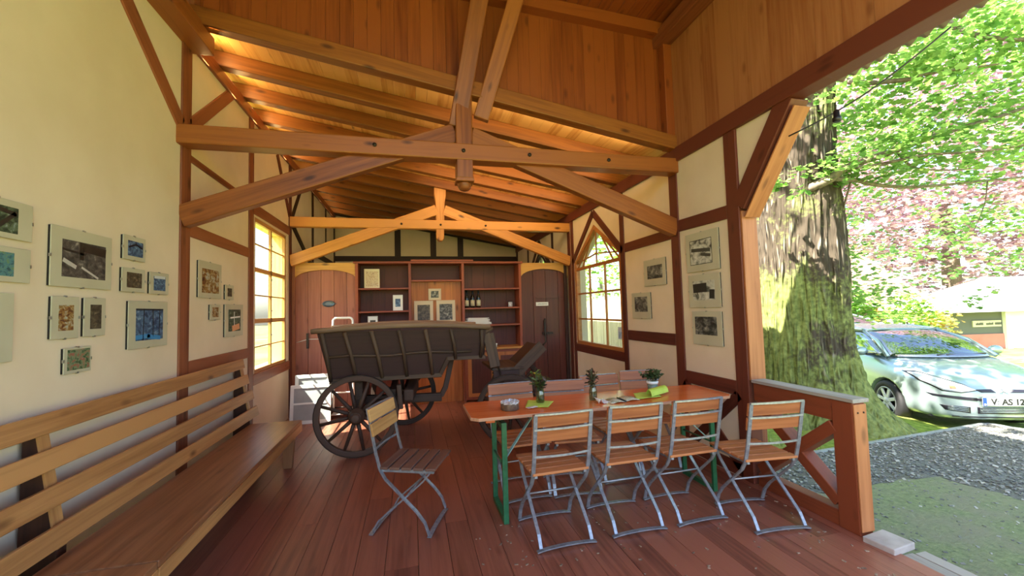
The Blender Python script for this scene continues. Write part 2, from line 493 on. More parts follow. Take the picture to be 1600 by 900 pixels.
rbeam((7.92, 2.32), (8.8, 3.05), .11, M['dark_post']); rbeam((9.68, 2.32), (8.8, 3.05), .11, M['dark_post'])
rbeam((10.77, 0), (10.77, 3.12), .14, M['dark_post'])
trim(MB().box(XR-.03, XR+.12, Y0, YB, 3.10, 3.255), P)     # right wall plate
trim(MB().box(XR-.10, XR, 3.82, 3.93, 3.25, 4.5), M['clad'])
trim(MB().box(XR-.16, XR, Y0, 3.93, 4.42, 4.58), PW)
trim(MB().prism([(XL, zu(XL)-.13), (XR, zu(XR)-.13), (XR, zu(XR)), (XL, zu(XL))], lambda u, v, w: V((u, 3.82+w, v)), 0, .11), M['clad'], 0)
# porch jamb with outer faces coloured paler to put the daylight in
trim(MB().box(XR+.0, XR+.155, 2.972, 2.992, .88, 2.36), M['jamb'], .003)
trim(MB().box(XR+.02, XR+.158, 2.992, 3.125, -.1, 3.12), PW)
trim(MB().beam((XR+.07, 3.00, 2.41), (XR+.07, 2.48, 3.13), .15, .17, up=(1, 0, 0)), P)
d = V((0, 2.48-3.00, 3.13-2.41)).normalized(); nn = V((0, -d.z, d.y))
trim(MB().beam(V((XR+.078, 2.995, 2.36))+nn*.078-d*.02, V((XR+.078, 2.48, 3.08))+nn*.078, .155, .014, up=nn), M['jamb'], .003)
# eaves: boards, rafter ends, corrugated sheet edge
mb = MB(); vs = []; n = 260
for i in range(n+1):
    y = Y0-.5 + (4.6)*i/n; dz = .017*sin(y*2*pi/.085)
    for xx, z in ((XR+.03, 3.265), (XR+.30, 3.178)):
        vs.append((xx, y, z+dz)); vs.append((xx, y, z+dz+.012))
fs = []
for i in range(n):
    a, b = i*4, i*4+4
    fs += [(a, b, b+2, a+2), (a+1, a+3, b+3, b+1), (a+2, b+2, b+3, a+3), (a, a+1, b+1, b)]
mb.add(vs, fs, smooth=True); mb.build('roof_sheet', plain('brownish_roof_sheet', '6d564c', rough=.6, c2='574238'), kind=ST)

# ---- far back wall timber
for xx in (-.32, .58, 1.29):
    trim(MB().box(xx-.075, xx+.075, YB-.02, YB+.05, 2.3, zr(xx)+.1), M['dark_post'])
trim(MB().box(XL, XR, YB-.025, YB+.05, 2.86, 2.99), M['dark_post'])
trim(MB().prism([(XL, zr(XL)-.02), (XR, zr(XR)-.02), (XR, zr(XR)+.13), (XL, zr(XL)+.13)], lambda u, v, w: V((u, YB-.06+w, v)), 0, .06), M['dark_post'])

# ---- windows
def rect_window(n):
    y0, y1, z0, z1 = WL
    r = MB(); xo = XL-.01
    for (a, b, c, d) in ((y0, y1, z0, z0+.05), (y0, y1, z1-.05, z1)): r.box(xo-.04, xo, a, b, c, d)
    r.box(xo-.04, xo, y0, y0+.05, z0, z1); r.box(xo-.04, xo, y1-.05, y1, z0, z1)
    H = (z1-z0)
    w = r.build('window_%d' % n, M['wframe_light'], bevel=.004, kind=ST)
    m = MB(); ym = y0+.5*(y1-y0)
    m.box(xo-.034, xo-.004, ym-.022, ym+.022, z0+.05, z1-.05)
    for k in (2, 4): m.box(xo-.034, xo-.004, y0+.05, y1-.05, z0+H*k/6-.027, z0+H*k/6+.027)
    for k in (1, 3, 5): m.box(xo-.030, xo-.010, y0+.05, y1-.05, z0+H*k/6-.008, z0+H*k/6+.008)
    m.build('muntin', M['wframe_light'], w, kind=ST)
    MB().box(xo-.022, xo-.018, y0+.04, y1-.04, z0+.04, z1-.04).build('pane', M['glass'], w, kind=ST)
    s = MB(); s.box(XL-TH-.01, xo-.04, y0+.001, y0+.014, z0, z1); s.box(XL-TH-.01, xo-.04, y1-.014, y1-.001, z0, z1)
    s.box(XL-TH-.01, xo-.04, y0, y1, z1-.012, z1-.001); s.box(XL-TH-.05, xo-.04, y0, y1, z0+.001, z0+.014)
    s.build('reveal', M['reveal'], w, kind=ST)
    k = MB()
    for z in (z0+H*.23, z0+H*.40, z0+H*.62, z0+H*.86): k.ball((xo-.0, ym, z), .013, 8)
    k.build('latch', M['steel'], w, kind=ST)


def pointed_window(n, W, mat):
    a, b, z0, zs, za = W; mid = (a+b)/2; x0 = XR+.0; x1 = XR+.07
    out = [(a, z0), (b, z0), (b, zs), (mid, za), (a, zs)]
    k = .055; inn = [(a+k, z0+k), (b-k, z0+k), (b-k, zs-.03), (mid, za-.085), (a+k, zs-.03)]
    r = MB(); vs = [fnR(u, v, w) for w in (0, .07) for q in (out, inn) for u, v in q]; fs = []
    for i in range(5):
        j = (i+1) % 5
        fs += [(i, j, 5+j, 5+i), (10+i, 15+i, 15+j, 10+j), (5+i, 5+j, 15+j, 15+i), (i, 10+i, 10+j, j)]
    g = [V((p.y+p.z, p.x, p.z)) for p in vs]
    r.add(vs, fs, g); w = fix_normals(r.build('window_%d' % n, mat, kind=ST))
    m = MB(); zt = 2.215; xs = (XR+.015, XR+.05)
    m.box(xs[0], xs[1], a+.04, b-.04, zt-.025, zt+.025)
    for i in (1, 2):
        y = a+(b-a)*i/3; m.box(xs[0]+.005, xs[1]-.005, y-.016, y+.016, z0+.04, zt)
    for i in (1, 2):
        z = z0+(zt-z0)*i/3; m.box(xs[0]+.008, xs[1]-.008, a+.04, b-.04, z-.014, z+.014)
    xc = XR+.032
    # fan of thin bars above the transom
    m.beam((xc, mid, zt), (xc, mid, za-.05), .02, .02, up=(1, 0, 0))
    for s in (-1, 1):
        e = a if s < 0 else b
        m.beam((xc, e-s*.06, zt), (xc, mid+s*.22, za-.22), .02, .02, up=(1, 0, 0))
        m.beam((xc, mid+s*.56, zt), (xc, mid+s*.10, za-.10), .02, .02, up=(1, 0, 0))
        m.beam((xc, e-s*.05, 2.32), (xc, mid, 2.40), .02, .02, up=(1, 0, 0))
    m.build('muntin', mat, w, kind=ST)
    p = [(u, v) for u, v in inn]
    fix_normals(MB().prism(p, fnR, .030, .034).build('pane', M['glass'], w, kind=ST))
    s = MB().box(XR-.02, XR+.08, a-.02, b+.02, z0-.03, z0).build('window_sill', M['post'], w, kind=ST)


rect_window(1); pointed_window(2, WR[0], M['wframe']); pointed_window(3, WR[1], M['dark_post'])

# ---- partition with arched plank doors and the shelf wall
SX = [-.86, -.02, .87, 1.89]


def plank_door(n, x0, x1, mat, w):
    mb = MB(); x = x0
    while x < x1-.005:
        e = min(x+w, x1); mb.box(x+.002, e-.002, YP+.01, YP+.05, 0, 2.33, along=2); x = e
    d = mb.build('door_%d' % n, mat, bevel=.004, kind=ST)
    # arched header board
    a = MB(); N_ = 18; lo = 2.10; hi = 2.27; poly = [(x0, 2.38), (x0, lo)]
    for i in range(N_+1):
        t = i/N_; poly.append((x0+(x1-x0)*t, lo+(hi-lo)*sqrt(max(0, 1-(2*t-1)**2*.98))-.0))
    poly += [(x1, lo), (x1, 2.38)]
    fix_normals(a.prism(poly[::-1], lambda u, v, q: V((u, YP-.03+q, v)), 0, .045).build('arch_board', M['arch'], d, kind=ST))
    return d


d1 = plank_door(1, XL+.03, SX[0], M['plank'], .195)
d2 = plank_door(2, SX[3]+.02, XR-.02, M['plank_dark'], .24)
hd = MB()
hd.box(2.2, XR-.05, YP-.012, YP+.012, 1.735, 1.752); hd.build('ledge', M['plank_dark'], d2, kind=ST)
hb = MB(); hb.box(2.33, 2.355, YP-.05, YP+.01, 1.05, 1.33); hb.box(2.30, 2.50, YP-.025, YP+.01, 1.08, 1.12); hb.build('door_latch', M['iron'], d2, kind=ST)
hb = MB(); hb.box(-1.62, -1.59, YP-.03, YP+.01, 1.02, 1.26); hb.build('door_latch', M['iron'], d1, kind=ST)
trim(MB().box(2.74, 2.80, YP-.04, YP+.01, 0, 2.38), M['dark_post'])
trim(MB().box(XL, XL+.05, YP-.05, YP+.06, 0, 2.4), PW)
# backing so that nothing shows through the doors
MB().box(XL, XR, 7.44, 7.47, 0, 2.38).build('wall_partition', M['shelf_back'], kind=ST)

# ================================================================== TRUSSES AND RAFTERS
def peg(mb, x, y, z, r=.018): mb.lathe([(r, 0), (r, .012), (0, .014)], (x, y, z), 10, ax=(0, -1, 0))


t = thing('roof_truss', 'big honey-coloured pine roof truss spanning the porch end of the room', 'truss', (.5, 3.86, 2.97))
def tp(o, t=t):
    o.matrix_parent_inverse = Matrix.Identity(4); o.location = -t.location; return o


tp(MB().box(XL-.02, XR-.0, 3.79, 3.95, 2.975, 3.135).build('tie_beam', M['beam'], t, bevel=.012), t)
fn = lambda u, v, w: V((u, w, v))
kp = fix_normals(tp(MB().prism([(.43, 2.98), (.59, 2.98), (.595, 3.60), (.55, 3.72), (.48, 3.72), (.435, 3.60)], fn, 3.80, 3.94, along=1).build('king_post', M['beam'], t, bevel=.012), t))
pd = MB(); pd.box(.435, .585, 3.775, 3.95, 2.80, 2.974, along=2)
pd.box(.425, .595, 3.765, 3.95, 2.765, 2.80, along=2); pd.lathe([(.0, -.075), (.04, -.068), (.062, -.04), (.068, 0)], (.51, 3.86, 2.765), 20)
p_ = pd.build('pendant', M['beam'], kp, bevel=.006)
tp(MB().beam((XL, 3.90, 2.385), (.44, 3.90, 3.26), .10, .185, up=(0, 0, 1)).build('strut', M['beam'], t, bevel=.01), t)
tp(MB().beam((XR, 3.90, 2.385), (.58, 3.90, 3.24), .10, .185).build('strut', M['beam'], t, bevel=.01), t)
tp(MB().beam((.455, 3.885, 3.32), (.70, 3.64, 4.66), .165, .10, up=(0, -1, .2)).build('brace', M['beam'], t, bevel=.01), t)
tp(MB().beam((.69, 3.885, 3.42), (1.06, 3.64, 4.66), .15, .10, up=(0, -1, .2)).build('brace', M['beam'], t, bevel=.01), t)
for q in (.50, 1.15, -.30, 2.0):
    bm_ = MB(); peg(bm_, q, 3.79, 3.06); tp(bm_.build('bolt', M['iron'], t), t)

t2 = thing('roof_truss', 'smaller yellow pine roof truss above the shelf wall and hay wagon', 'truss', (.5, 7.0, 2.93))
tp(MB().box(XL, XR, 6.935, 7.065, 2.935, 3.09).build('tie_beam', M['beam_far'], t2, bevel=.012), t2)
k2 = fix_normals(tp(MB().prism([(.425, 2.78), (.455, 2.74), (.525, 2.74), (.555, 2.78), (.575, 3.4), (.60, 3.52), (.60, 3.75), (.40, 3.75), (.40, 3.52), (.42, 3.4)], fn, 6.945, 7.06, along=1).build('king_post', M['beam_far'], t2, bevel=.01), t2))
tp(MB().beam((XL, 6.99, 2.39), (.44, 6.99, 3.27), .1, .175).build('strut', M['beam_far'], t2, bevel=.01), t2)
tp(MB().beam((XR, 6.99, 2.39), (.56, 6.99, 3.27), .1, .175).build('strut', M['beam_far'], t2, bevel=.01), t2)
for q in (-.14, .5, 1.27):
    b2 = MB(); peg(b2, q, 6.935, 3.01); tp(b2.build('bolt', M['iron'], t2), t2)

ORD = ['first', 'second', 'third', 'fourth', 'fifth', 'sixth', 'seventh', 'eighth', 'ninth', 'tenth', 'eleventh', 'twelfth']
ca = V((1, 0, -.17)).normalized()
for i in range(12):
    y = (3.91 if i else 3.862)+.61*i
    if y > YB-.1: break
    mb = MB(); xm = (-2.4+3.38)/2
    mb.obox(V((xm, y, zr(xm)+.075)), ca, V((0, 1, 0)), ca.cross(V((0, 1, 0))), (3.38+2.4)/2/ca.x, .06, .0745)
    lab = 'sloping pine rafter, %s behind the big porch truss' % ORD[i] if i else 'sloping pine rafter at the foot of the reddish board gable'
    if i >= 6: lab = 'pine rafter over the dim rear bay, %s behind the small truss' % ORD[i-6]
    o = mb.build('rafter', M['rafter'], bevel=.008); tag(o, lab, 'rafter', 'pine rafters under the roof boards')

# ================================================================== FURNITURE
I3 = Matrix.Identity(4)


def W(o, root):
    """a part built in world coordinates, moved into its thing's own frame"""
    m = Matrix.Translation(root.location) @ root.rotation_euler.to_matrix().to_4x4()
    o.data.transform(m.inverted()); return o


# ---- folding chairs (local: x across, +y the way it faces, z up)
def make_chair(label, wood_m, group):
    r = thing('folding_chair', label, 'chair', group=group)
    hw = .195
    for s in (-1, 1):
        x = s*hw
        # back upright running down and forward to the front foot
        MB().bar([(x, -.225, .865), (x, -.205, .76), (x, -.165, .56), (x, -.135, .45), (x, -.095, .385), (x, .02, .275), (x, .13, .17), (x, .185, .10), (x, .215, .02)],
                 .010, .026, up=(1, 0, 0)).build('back_leg', M['steel'], r)
        x2 = s*(hw-.018)
        MB().bar([(x2, .23, .437), (x2, .17, .37), (x2, .05, .265), (x2, -.09, .15), (x2, -.16, .09), (x2, -.20, .02)],
                 .010, .022, up=(1, 0, 0)).build('cross_leg', M['steel'], r)
        m = MB(); m.bar([(s*(hw-.02), -.14, .445), (s*(hw-.02), .25, .437)], .02, .022, smooth=False)
        m.build('seat_rail', M['steel'], r)
    for y, z in ((.217, .012), (-.205, .012)):
        n = 9
        MB().bar([(-.205+.41*i/(n-1), y, .008+.014*sin(pi*i/(n-1))**.6) for i in range(n)], .030, .007).build('foot_bar', M['steel'], r)
    MB().tube([(-hw+.02, .045, .262), (hw-.02, .045, .262)], .007, 6).build('crossbar', M['steel'], r)
    n = 7
    MB().bar([(-hw+2*hw*i/(n-1), -.172-.02*sin(pi*i/(n-1)), .585) for i in range(n)], .006, .014).build('crossbar', M['steel'], r)
    for zb, yb in ((.868, -.226), (.768, -.207)):
        MB().bar([(-hw-.006+(2*hw+.012)*i/(n-1), yb-.014*sin(pi*i/(n-1)), zb) for i in range(n)], .016, .012).build('back_rail', M['steel'], r)
        s_ = MB(); tilt = V((0, -.19, .98)).normalized()
        s_.beam((-.212, yb+.020, zb-.044), (.212, yb+.020, zb-.044), .016, .090, up=tilt)
        s_.build('back_slat', wood_m, r, bevel=.004)
    for k in range(5):
        y = -.115+.086*k; s_ = MB(); s_.box(-.20, .20, y-.0355, y+.0355, .452-.004*k*.3, .470-.004*k*.3)
        s_.build('seat_slat', wood_m, r, bevel=.004)
    return r


G1 = 'folding chairs along the near side of the orange table'; G2 = 'folding chairs along the far side of the orange table'
c0 = make_chair('lone folding chair with pale back slats and grey-brown seat, turned sideways before the wagon wheel', M['slat'], None)
c0.location = (-.034, 3.215, 0); c0.rotation_euler = (0, 0, -1.94)
for ch in c0.children:
    if ch.name.startswith('back_slat'): ch.data.materials[0] = M['slat_pale']; ch['label'] = 'pale yellow-brown back slat'
    if ch.name.startswith('seat_slat'): ch.data.materials[0] = M['slat_grey']
proto = make_chair('steel folding chair nearest the green table legs, back turned to us', M['slat'], G1)
proto.location = (.950, 2.785, 0); proto.rotation_euler = (0, 0, .03)
dup(proto, (1.492, 2.80, 0), .0, 'steel folding chair in front of the magazines, second along the near table side')
dup(proto, (1.985, 2.80, 0), .02, 'steel folding chair standing before the far table end, third along the near side')
dup(proto, (2.434, 2.545, 0), -.10, 'steel folding chair standing by the porch railing, pulled away from the table')
dup(proto, (.885, 3.50, 0), pi+.06, 'folding chair behind the foil bowl and first flower jar', G2)
dup(proto, (1.335, 3.45, 0), pi-.1, 'folding chair across the table between the first and second flower jars', G2)
dup(proto, (1.815, 3.60, 0), pi+.05, 'folding chair across the table beside the tall flower jar, in front of the window wall', G2)
dup(proto, (2.275, 3.69, 0), pi-.14, 'folding chair behind the potted flower pail at the wall post', G2)

# ---- beer table
t = thing('beer_table', 'long orange folding beer table on green steel legs', 'table', (1.53, 3.245, 0))
def pt(mb, name, mat, **k): return W(mb.build(name, mat, t, **k), t)


tw0, tw1, tx0, tx1 = 2.975, 3.515, .41, 2.65
m = MB(); ch_ = .05
poly = [(tx0+ch_, tw0), (tx1-ch_, tw0), (tx1, tw0+ch_), (tx1, tw1-ch_), (tx1-ch_, tw1), (tx0+ch_, tw1), (tx0, tw1-ch_), (tx0, tw0+ch_)]
fix_normals(pt(m.prism(poly, lambda u, v, w: V((u, v, w)), .745, .770), 'table_top', M['table'], bevel=.004))
m = MB()
ep = [V((u, v, .7575)) for u, v in poly]
m.bar([p+(p-V((1.53, 3.245, .7575))).normalized()*.001 for p in ep], .006, .022, closed=True, up=(0, 0, 1)); pt(m, 'worn_edge', M['table_edge'])
for x in (.52, 1.53, 2.5):
    pt(MB().box(x, x+.07, tw0+.05, tw1-.05, .715, .745), 'batten', M['table'], bevel=.004)
for x, sx in ((.645, 1), (2.42, -1)):
    for y in (2.985, 3.37):
        pt(MB().box(x-.019, x+.019, y-.012, y+.012, 0, .72), 'leg', M['green'], bevel=.002)
    pt(MB().box(x-.019, x+.019, 2.997, 3.358, .0, .035), 'foot_bar', M['green'], bevel=.002)
    pt(MB().box(x-.019, x+.019, 2.997, 3.358, .68, .715), 'top_bar', M['green'], bevel=.002)
    pt(MB().beam((x+sx*.01, 3.05, .43), (x+sx*.30, 3.18, .735), .022, .008), 'brace', M['teal'])
    pt(MB().tube([(x, 3.0, .40), (x, 3.358, .40)], .008), 'crossbar', M['green'])

# ---- things on the table
ZT = .7705
r = thing('ashtray_bowl', 'round tin bowl lined with crumpled foil at the near table end', 'bowl', (.735, 3.16, ZT))
MB().lathe([(.066, 0), (.072, .004), (.070, .05), (.071, .056), (.067, .056), (.064, .01), (0, .008)], n=32).build('bowl', M['tin'], r)
m = MB(); n = 40; rng = random.Random(3); prof = []
for i in range(n):
    a = 2*pi*i/n
    for k, (rr, z) in enumerate(((.073, .050), (.074, .062), (.062, .064), (.045, .050), (.0, .044))):
        j = rng.uniform(-.004, .004); prof.append((rr*cos(a)+j, rr*sin(a)+j, z+rng.uniform(-.006, .006)))
fs = [(i*5+k, ((i+1) % n)*5+k, ((i+1) % n)*5+k+1, i*5+k+1) for i in range(n) for k in range(4)]
m.add(prof, fs); m.build('foil_liner', M['foil'], r)


def napkin(name, label, c, poly, folds):
    m = MB(); vs = []; n = 12; cx = sum(p[0] for p in poly)/4; cy = sum(p[1] for p in poly)/4
    for i in range(n+1):
        for j in range(n+1):
            u, v = i/n, j/n
            a = V(poly[0])*(1-u)*(1-v)+V(poly[1])*u*(1-v)+V(poly[2])*u*v+V(poly[3])*(1-u)*v
            z = .002+folds*max(0, noise.noise(V((a[0]*14, a[1]*14, 3))))*.9+(.004 if folds else .0)
            vs.append((a[0], a[1], ZT+z))
    k = n+1; fs = [(i*k+j, (i+1)*k+j, (i+1)*k+j+1, i*k+j+1) for i in range(n) for j in range(n)]
    m.add(vs, fs, smooth=True); o = m.build(name, M['lime']); s = o.modifiers.new('thick', 'SOLIDIFY'); s.thickness = .0012
    return tag(o, label, 'napkin')


napkin('paper_napkin', 'flat lime green paper napkin under the first flower jar, near the foil bowl', 0, [(.86, 3.16), (1.03, 3.10), (1.14, 3.28), (.95, 3.40)], .004)
r = thing('pamphlet', 'small crumpled beige and lilac slip lying by the foil bowl', 'paper', (.905, 3.135, ZT+.006))
MB().obox((0, 0, .002), V((.94, .34, 0)), V((-.34, .94, 0)), V((0, 0, 1)), .045, .02, .0012).build('slip', plain('lilac_slip', 'c9a9a4', rough=.7, c2='d8c9c0', scale=30), r)
MB().obox((.015, -.012, .0045), V((.8, .6, 0)), V((-.6, .8, 0)), V((0, 0, 1)), .03, .012, .001).build('slip', M['paper'], r)


def flower_jar(label, loc, h, rad, stems, lc1, lc2, fl, seed, spread=.075, tall=.13, curls=0, cat='flower jar'):
    r = thing('flower_jar', label, cat, loc); rg = random.Random(seed)
    MB().lathe([(rad*.9, 0), (rad, .006), (rad, h*.72), (rad*.82, h*.86), (rad*.84, h), (rad*.80, h), (rad*.78, h*.86), (rad*.94, h*.70), (rad*.94, .01), (0, .008)], n=24).build('jar', M['jar'], r)
    MB().lathe([(rad*.9, .011), (rad*.91, h*.5), (0, h*.5)], n=20).build('water', M['jar'], r)
    st = MB(); lf = MB(); bl = MB(); lf2 = MB()
    for i in range(stems):
        a = rg.uniform(0, 2*pi); q = rg.uniform(.2, 1); top = V((cos(a)*spread*q, sin(a)*spread*q, h+rg.uniform(.35, 1)*tall))
        st.tube([(cos(a+2)*rad*.5, sin(a+2)*rad*.5, .015), (cos(a)*rad*.4, sin(a)*rad*.4, h), tuple(top)], .0017, 5)
        for k in range(9):
            p = V((cos(a)*rad*.4, sin(a)*rad*.4, h*.95)).lerp(top, rg.uniform(.15, 1))
            d = V((rg.uniform(-1, 1), rg.uniform(-1, 1), rg.uniform(-.3, .8)))
            (lf if rg.random() < .7 else lf2).leaf(p, d, V((rg.uniform(-1, 1), rg.uniform(-1, 1), 1)), rg.uniform(.03, .06), .026, tone=rg.random())
        if i < fl:
            for k in range(8):
                b = 2*pi*k/8; bl.leaf(top, V((cos(b), sin(b), .35)), V((0, 0, 1)), .02, .012, tone=rg.random())
            bl.ball(top+V((0, 0, .004)), .006, 8)
    for i in range(curls):
        a = rg.uniform(0, 2*pi); st.tube([V((cos(a)*.02, sin(a)*.02, h)) + V((cos(a)*s*.12, sin(a)*s*.05, .19*s-.10*s*s)) for s in [j/8 for j in range(9)]], .0016, 5)
    st.build('stems', plain('stem_green_%d' % seed, '4f5a2c', rough=.6), r)
    lf.build('leaves', leafmat('vase_leaf_%d' % seed, lc1, lc2, .3), r)
    lf2.build('seed_heads', leafmat('vase_seed_%d' % seed, '2a1a16', '5a3226', .1), r)
    if fl: bl.build('blossoms', leafmat('vase_bloom_%d' % seed, 'c8b02a', 'e8d84a', .3), r)
    return r


flower_jar('glass jar of wilting wildflowers on the flat lime napkin by the foil bowl', (1.02, 3.27, ZT+.010), .105, .036, 15, '2e3c1c', '6a7a38', 4, 5, spread=.10, tall=.16, curls=3)
flower_jar('tall glass jar with dark red flowers standing behind the open magazine', (1.475, 3.235, ZT), .115, .034, 7, '2a2016', '4a4a26', 0, 11, spread=.08, tall=.14)
r = thing('flower_pail', 'small white-rimmed pail of leafy green herbs behind the folded lime napkin', 'flower pot', (2.15, 3.41, ZT))
MB().lathe([(.038, 0), (.04, .004), (.048, .06), (.046, .06), (.038, .008), (0, .006)], n=24).build('pail', plain('grey_green_pail', '6a7a6a', rough=.3), r)
MB().lathe([(.049, .058), (.054, .07), (.053, .085), (.048, .085), (.047, .06)], n=24).build('rim', M['white'], r)
lf = MB(); st = MB(); rg = random.Random(21)
for i in range(26):
    a = rg.uniform(0, 2*pi); q = sqrt(rg.random()); top = V((cos(a)*.095*q, sin(a)*.095*q, .09+.085*rg.uniform(.4, 1)))
    st.tube([(0.02*cos(a), .02*sin(a), .05), tuple(top)], .0016, 5)
    for k in range(9):
        lf.leaf(top*rg.uniform(.75, 1)+V((0, 0, .01)), V((rg.uniform(-1, 1), rg.uniform(-1, 1), rg.uniform(-.4, .6))), V((rg.uniform(-1, 1), rg.uniform(-1, 1), 1)), rg.uniform(.025, .045), .026, tone=rg.random())
st.build('stems', plain('herb_stem', '4a5a30', rough=.6), r); lf.build('leaves', leafmat('herb_leaf', '1f2e1a', '4c6636', .3), r)

# folded lime napkin: a flat sheet and a ribbed roll standing on it
napkin('paper_napkin', 'folded lime green napkin with a standing ribbed roll, beside the herb pail', 0, [(1.80, 3.10), (2.05, 3.12), (2.10, 3.33), (1.90, 3.32)], .004)
m = MB(); vs = []; n = 24
for i in range(n+1):
    t_ = i/n; x = 1.95+.24*t_
    for j in range(10):
        a = pi*j/9; rad = .036+.006*(1 if i % 2 else 0)
        vs.append((x, 3.15+.12*t_+rad*1.15*cos(a), ZT+.009+rad*sin(a)*1.25+.006))
fs = [(i*10+j, (i+1)*10+j, (i+1)*10+j+1, i*10+j+1) for i in range(n) for j in range(9)]
m.add(vs, fs, smooth=False); o = m.build('napkin_roll', M['lime']); s = o.modifiers.new('thick', 'SOLIDIFY'); s.thickness = .0015
tag(o, 'ribbed lime green paper roll lying on the folded napkin', 'napkin')

# open magazine and a crumpled white leaflet
r = thing('magazine', 'open coloured magazine lying flat beside the tall flower jar', 'magazine', (1.68, 3.13, ZT))
pm = photomat('magazine_page', ['3a4858', 'd8d4c0', 'c8b890', '6a7a50', 'e8e6da'], 22, 4)
for s, nm in ((-1, 'page'), (1, 'page')):
    m = MB(); vs = []
    for i in range(9):
        for j in range(2):
            q = i/8; vs.append((s*q*.14, -.075+.15*j+q*.02*s, .003+.012*sin(pi*min(1, q*1.1))*.8))
    fs = [(i*2, i*2+2, i*2+3, i*2+1) for i in range(8)]
    m.add(vs, fs, [(v[0], v[1], s) for v in vs], smooth=True); o = m.build(nm, pm, r); q = o.modifiers.new('thick', 'SOLIDIFY'); q.thickness = .003; q.offset = 1
MB().box(-.004, .004, -.075, .075, .001, .014).build('spine', M['black'], r)
m = MB(); vs = []; n = 14
for i in range(n+1):
    for j in range(8):
        u, v = i/n, j/7
        vs.append((1.45+.085*u, 3.07+.10*v, ZT+.004+.035*max(0, sin(u*7+1.2*v))*(1-u*.7)+.01*noise.noise(V((u*5, v*5, 0)))**2))
fs = [(i*8+j, (i+1)*8+j, (i+1)*8+j+1, i*8+j+1) for i in range(n) for j in range(7)]
m.add(vs, fs, smooth=True); o = m.build('leaflet', M['paper']); q = o.modifiers.new('thick', 'SOLIDIFY'); q.thickness = .001
tag(o, 'crumpled white leaflet left of the open magazine on the table', 'leaflet')

# ---- the long bench
t = thing('bench', 'long slatted wooden bench under the pictures on the left wall', 'bench', (-1.45, 2.3, 0))
YE = 4.79
for a, b in ((-.6, 2.262), (2.270, YE)):
    pt(MB().box(-1.625, -1.137, a, b, .415, .450, along=1), 'seat_board', M['bench_seat'], bevel=.006)
    pt(MB().box(-1.165, -1.135, a+.0, b, .335, .4145, along=1), 'apron', M['bench'], bevel=.004)
pt(MB().box(-1.60, -1.25, YE-.03, YE+.005, .345, .4145), 'end_rail', M['bench'], bevel=.004)
sl = [(-1.742, 1.055), (-1.712, .885), (-1.680, .715), (-1.645, .535)]
for i, (x, z) in enumerate(sl):
    pt(MB().beam((x, -.6, z), (x, 4.93+.04*i, z), .028, .10, up=(-.19, 0, .98)), 'back_slat', M['bench'], bevel=.005)
for y in (.2, 2.52, 4.93):
    pt(MB().prism([(-1.81, 1.09), (-1.770, 1.09), (-1.665, .46), (-1.665, .33), (-1.80, .0), (-1.825, .0)], lambda u, v, w: V((u, y+w, v)), -.03, .03, along=1), 'back_support', M['bench_dark'], bevel=.003)
    pt(MB().beam((-1.7685, y, 1.085), (-1.668, y, .46), .062, .010, up=(1, 0, .17)), 'support_face', M['bench'])  # orange strip puts the light on the support's room-side edge into colour
for y in (.1, 2.3, 4.70):
    pt(MB().prism([(-1.30, .415), (-1.17, .415), (-1.205, 0), (-1.285, 0)], lambda u, v, w: V((u, y+w, v)), -.03, .03, along=1), 'leg', M['bench_seat'], bevel=.004)
    pt(MB().prism([(-1.62, .415), (-1.50, .415), (-1.51, 0), (-1.59, 0)], lambda u, v, w: V((u, y+w, v)), -.03, .03, along=1), 'leg', M['bench_seat'], bevel=.004)

# ---- pictures
PAL = {'blue': ['121a28', '2a4468', '557596', 'a8bccb'], 'forest': ['10130f', '2c3a2a', '5a6a50', '9aaab0'], 'grey': ['1c1a1a', '3c3836', '5e5854', 'a8a09a'],
       'autumn': ['2a2018', '6a3a20', '9a7a40', 'a9b0a8', '5a6a70'], 'green': ['121a10', '33522a', '7a8a6a', '9a3a2a', 'b0b0a4'], 'bw': ['141412', '30302c', '77776f', 'c9c9bd'],
       'bw2': ['1e1e1c', '57574f', 'b8b8ac', 'd0d0c4', 'dcdcd0'], 'sepia': ['17130e', '3a3226', '5e5442', '9a8e76'], 'lake': ['0d1a1a', '24444a', '4a7f8a', '6f8a58', '20281a']}
npic = [0]


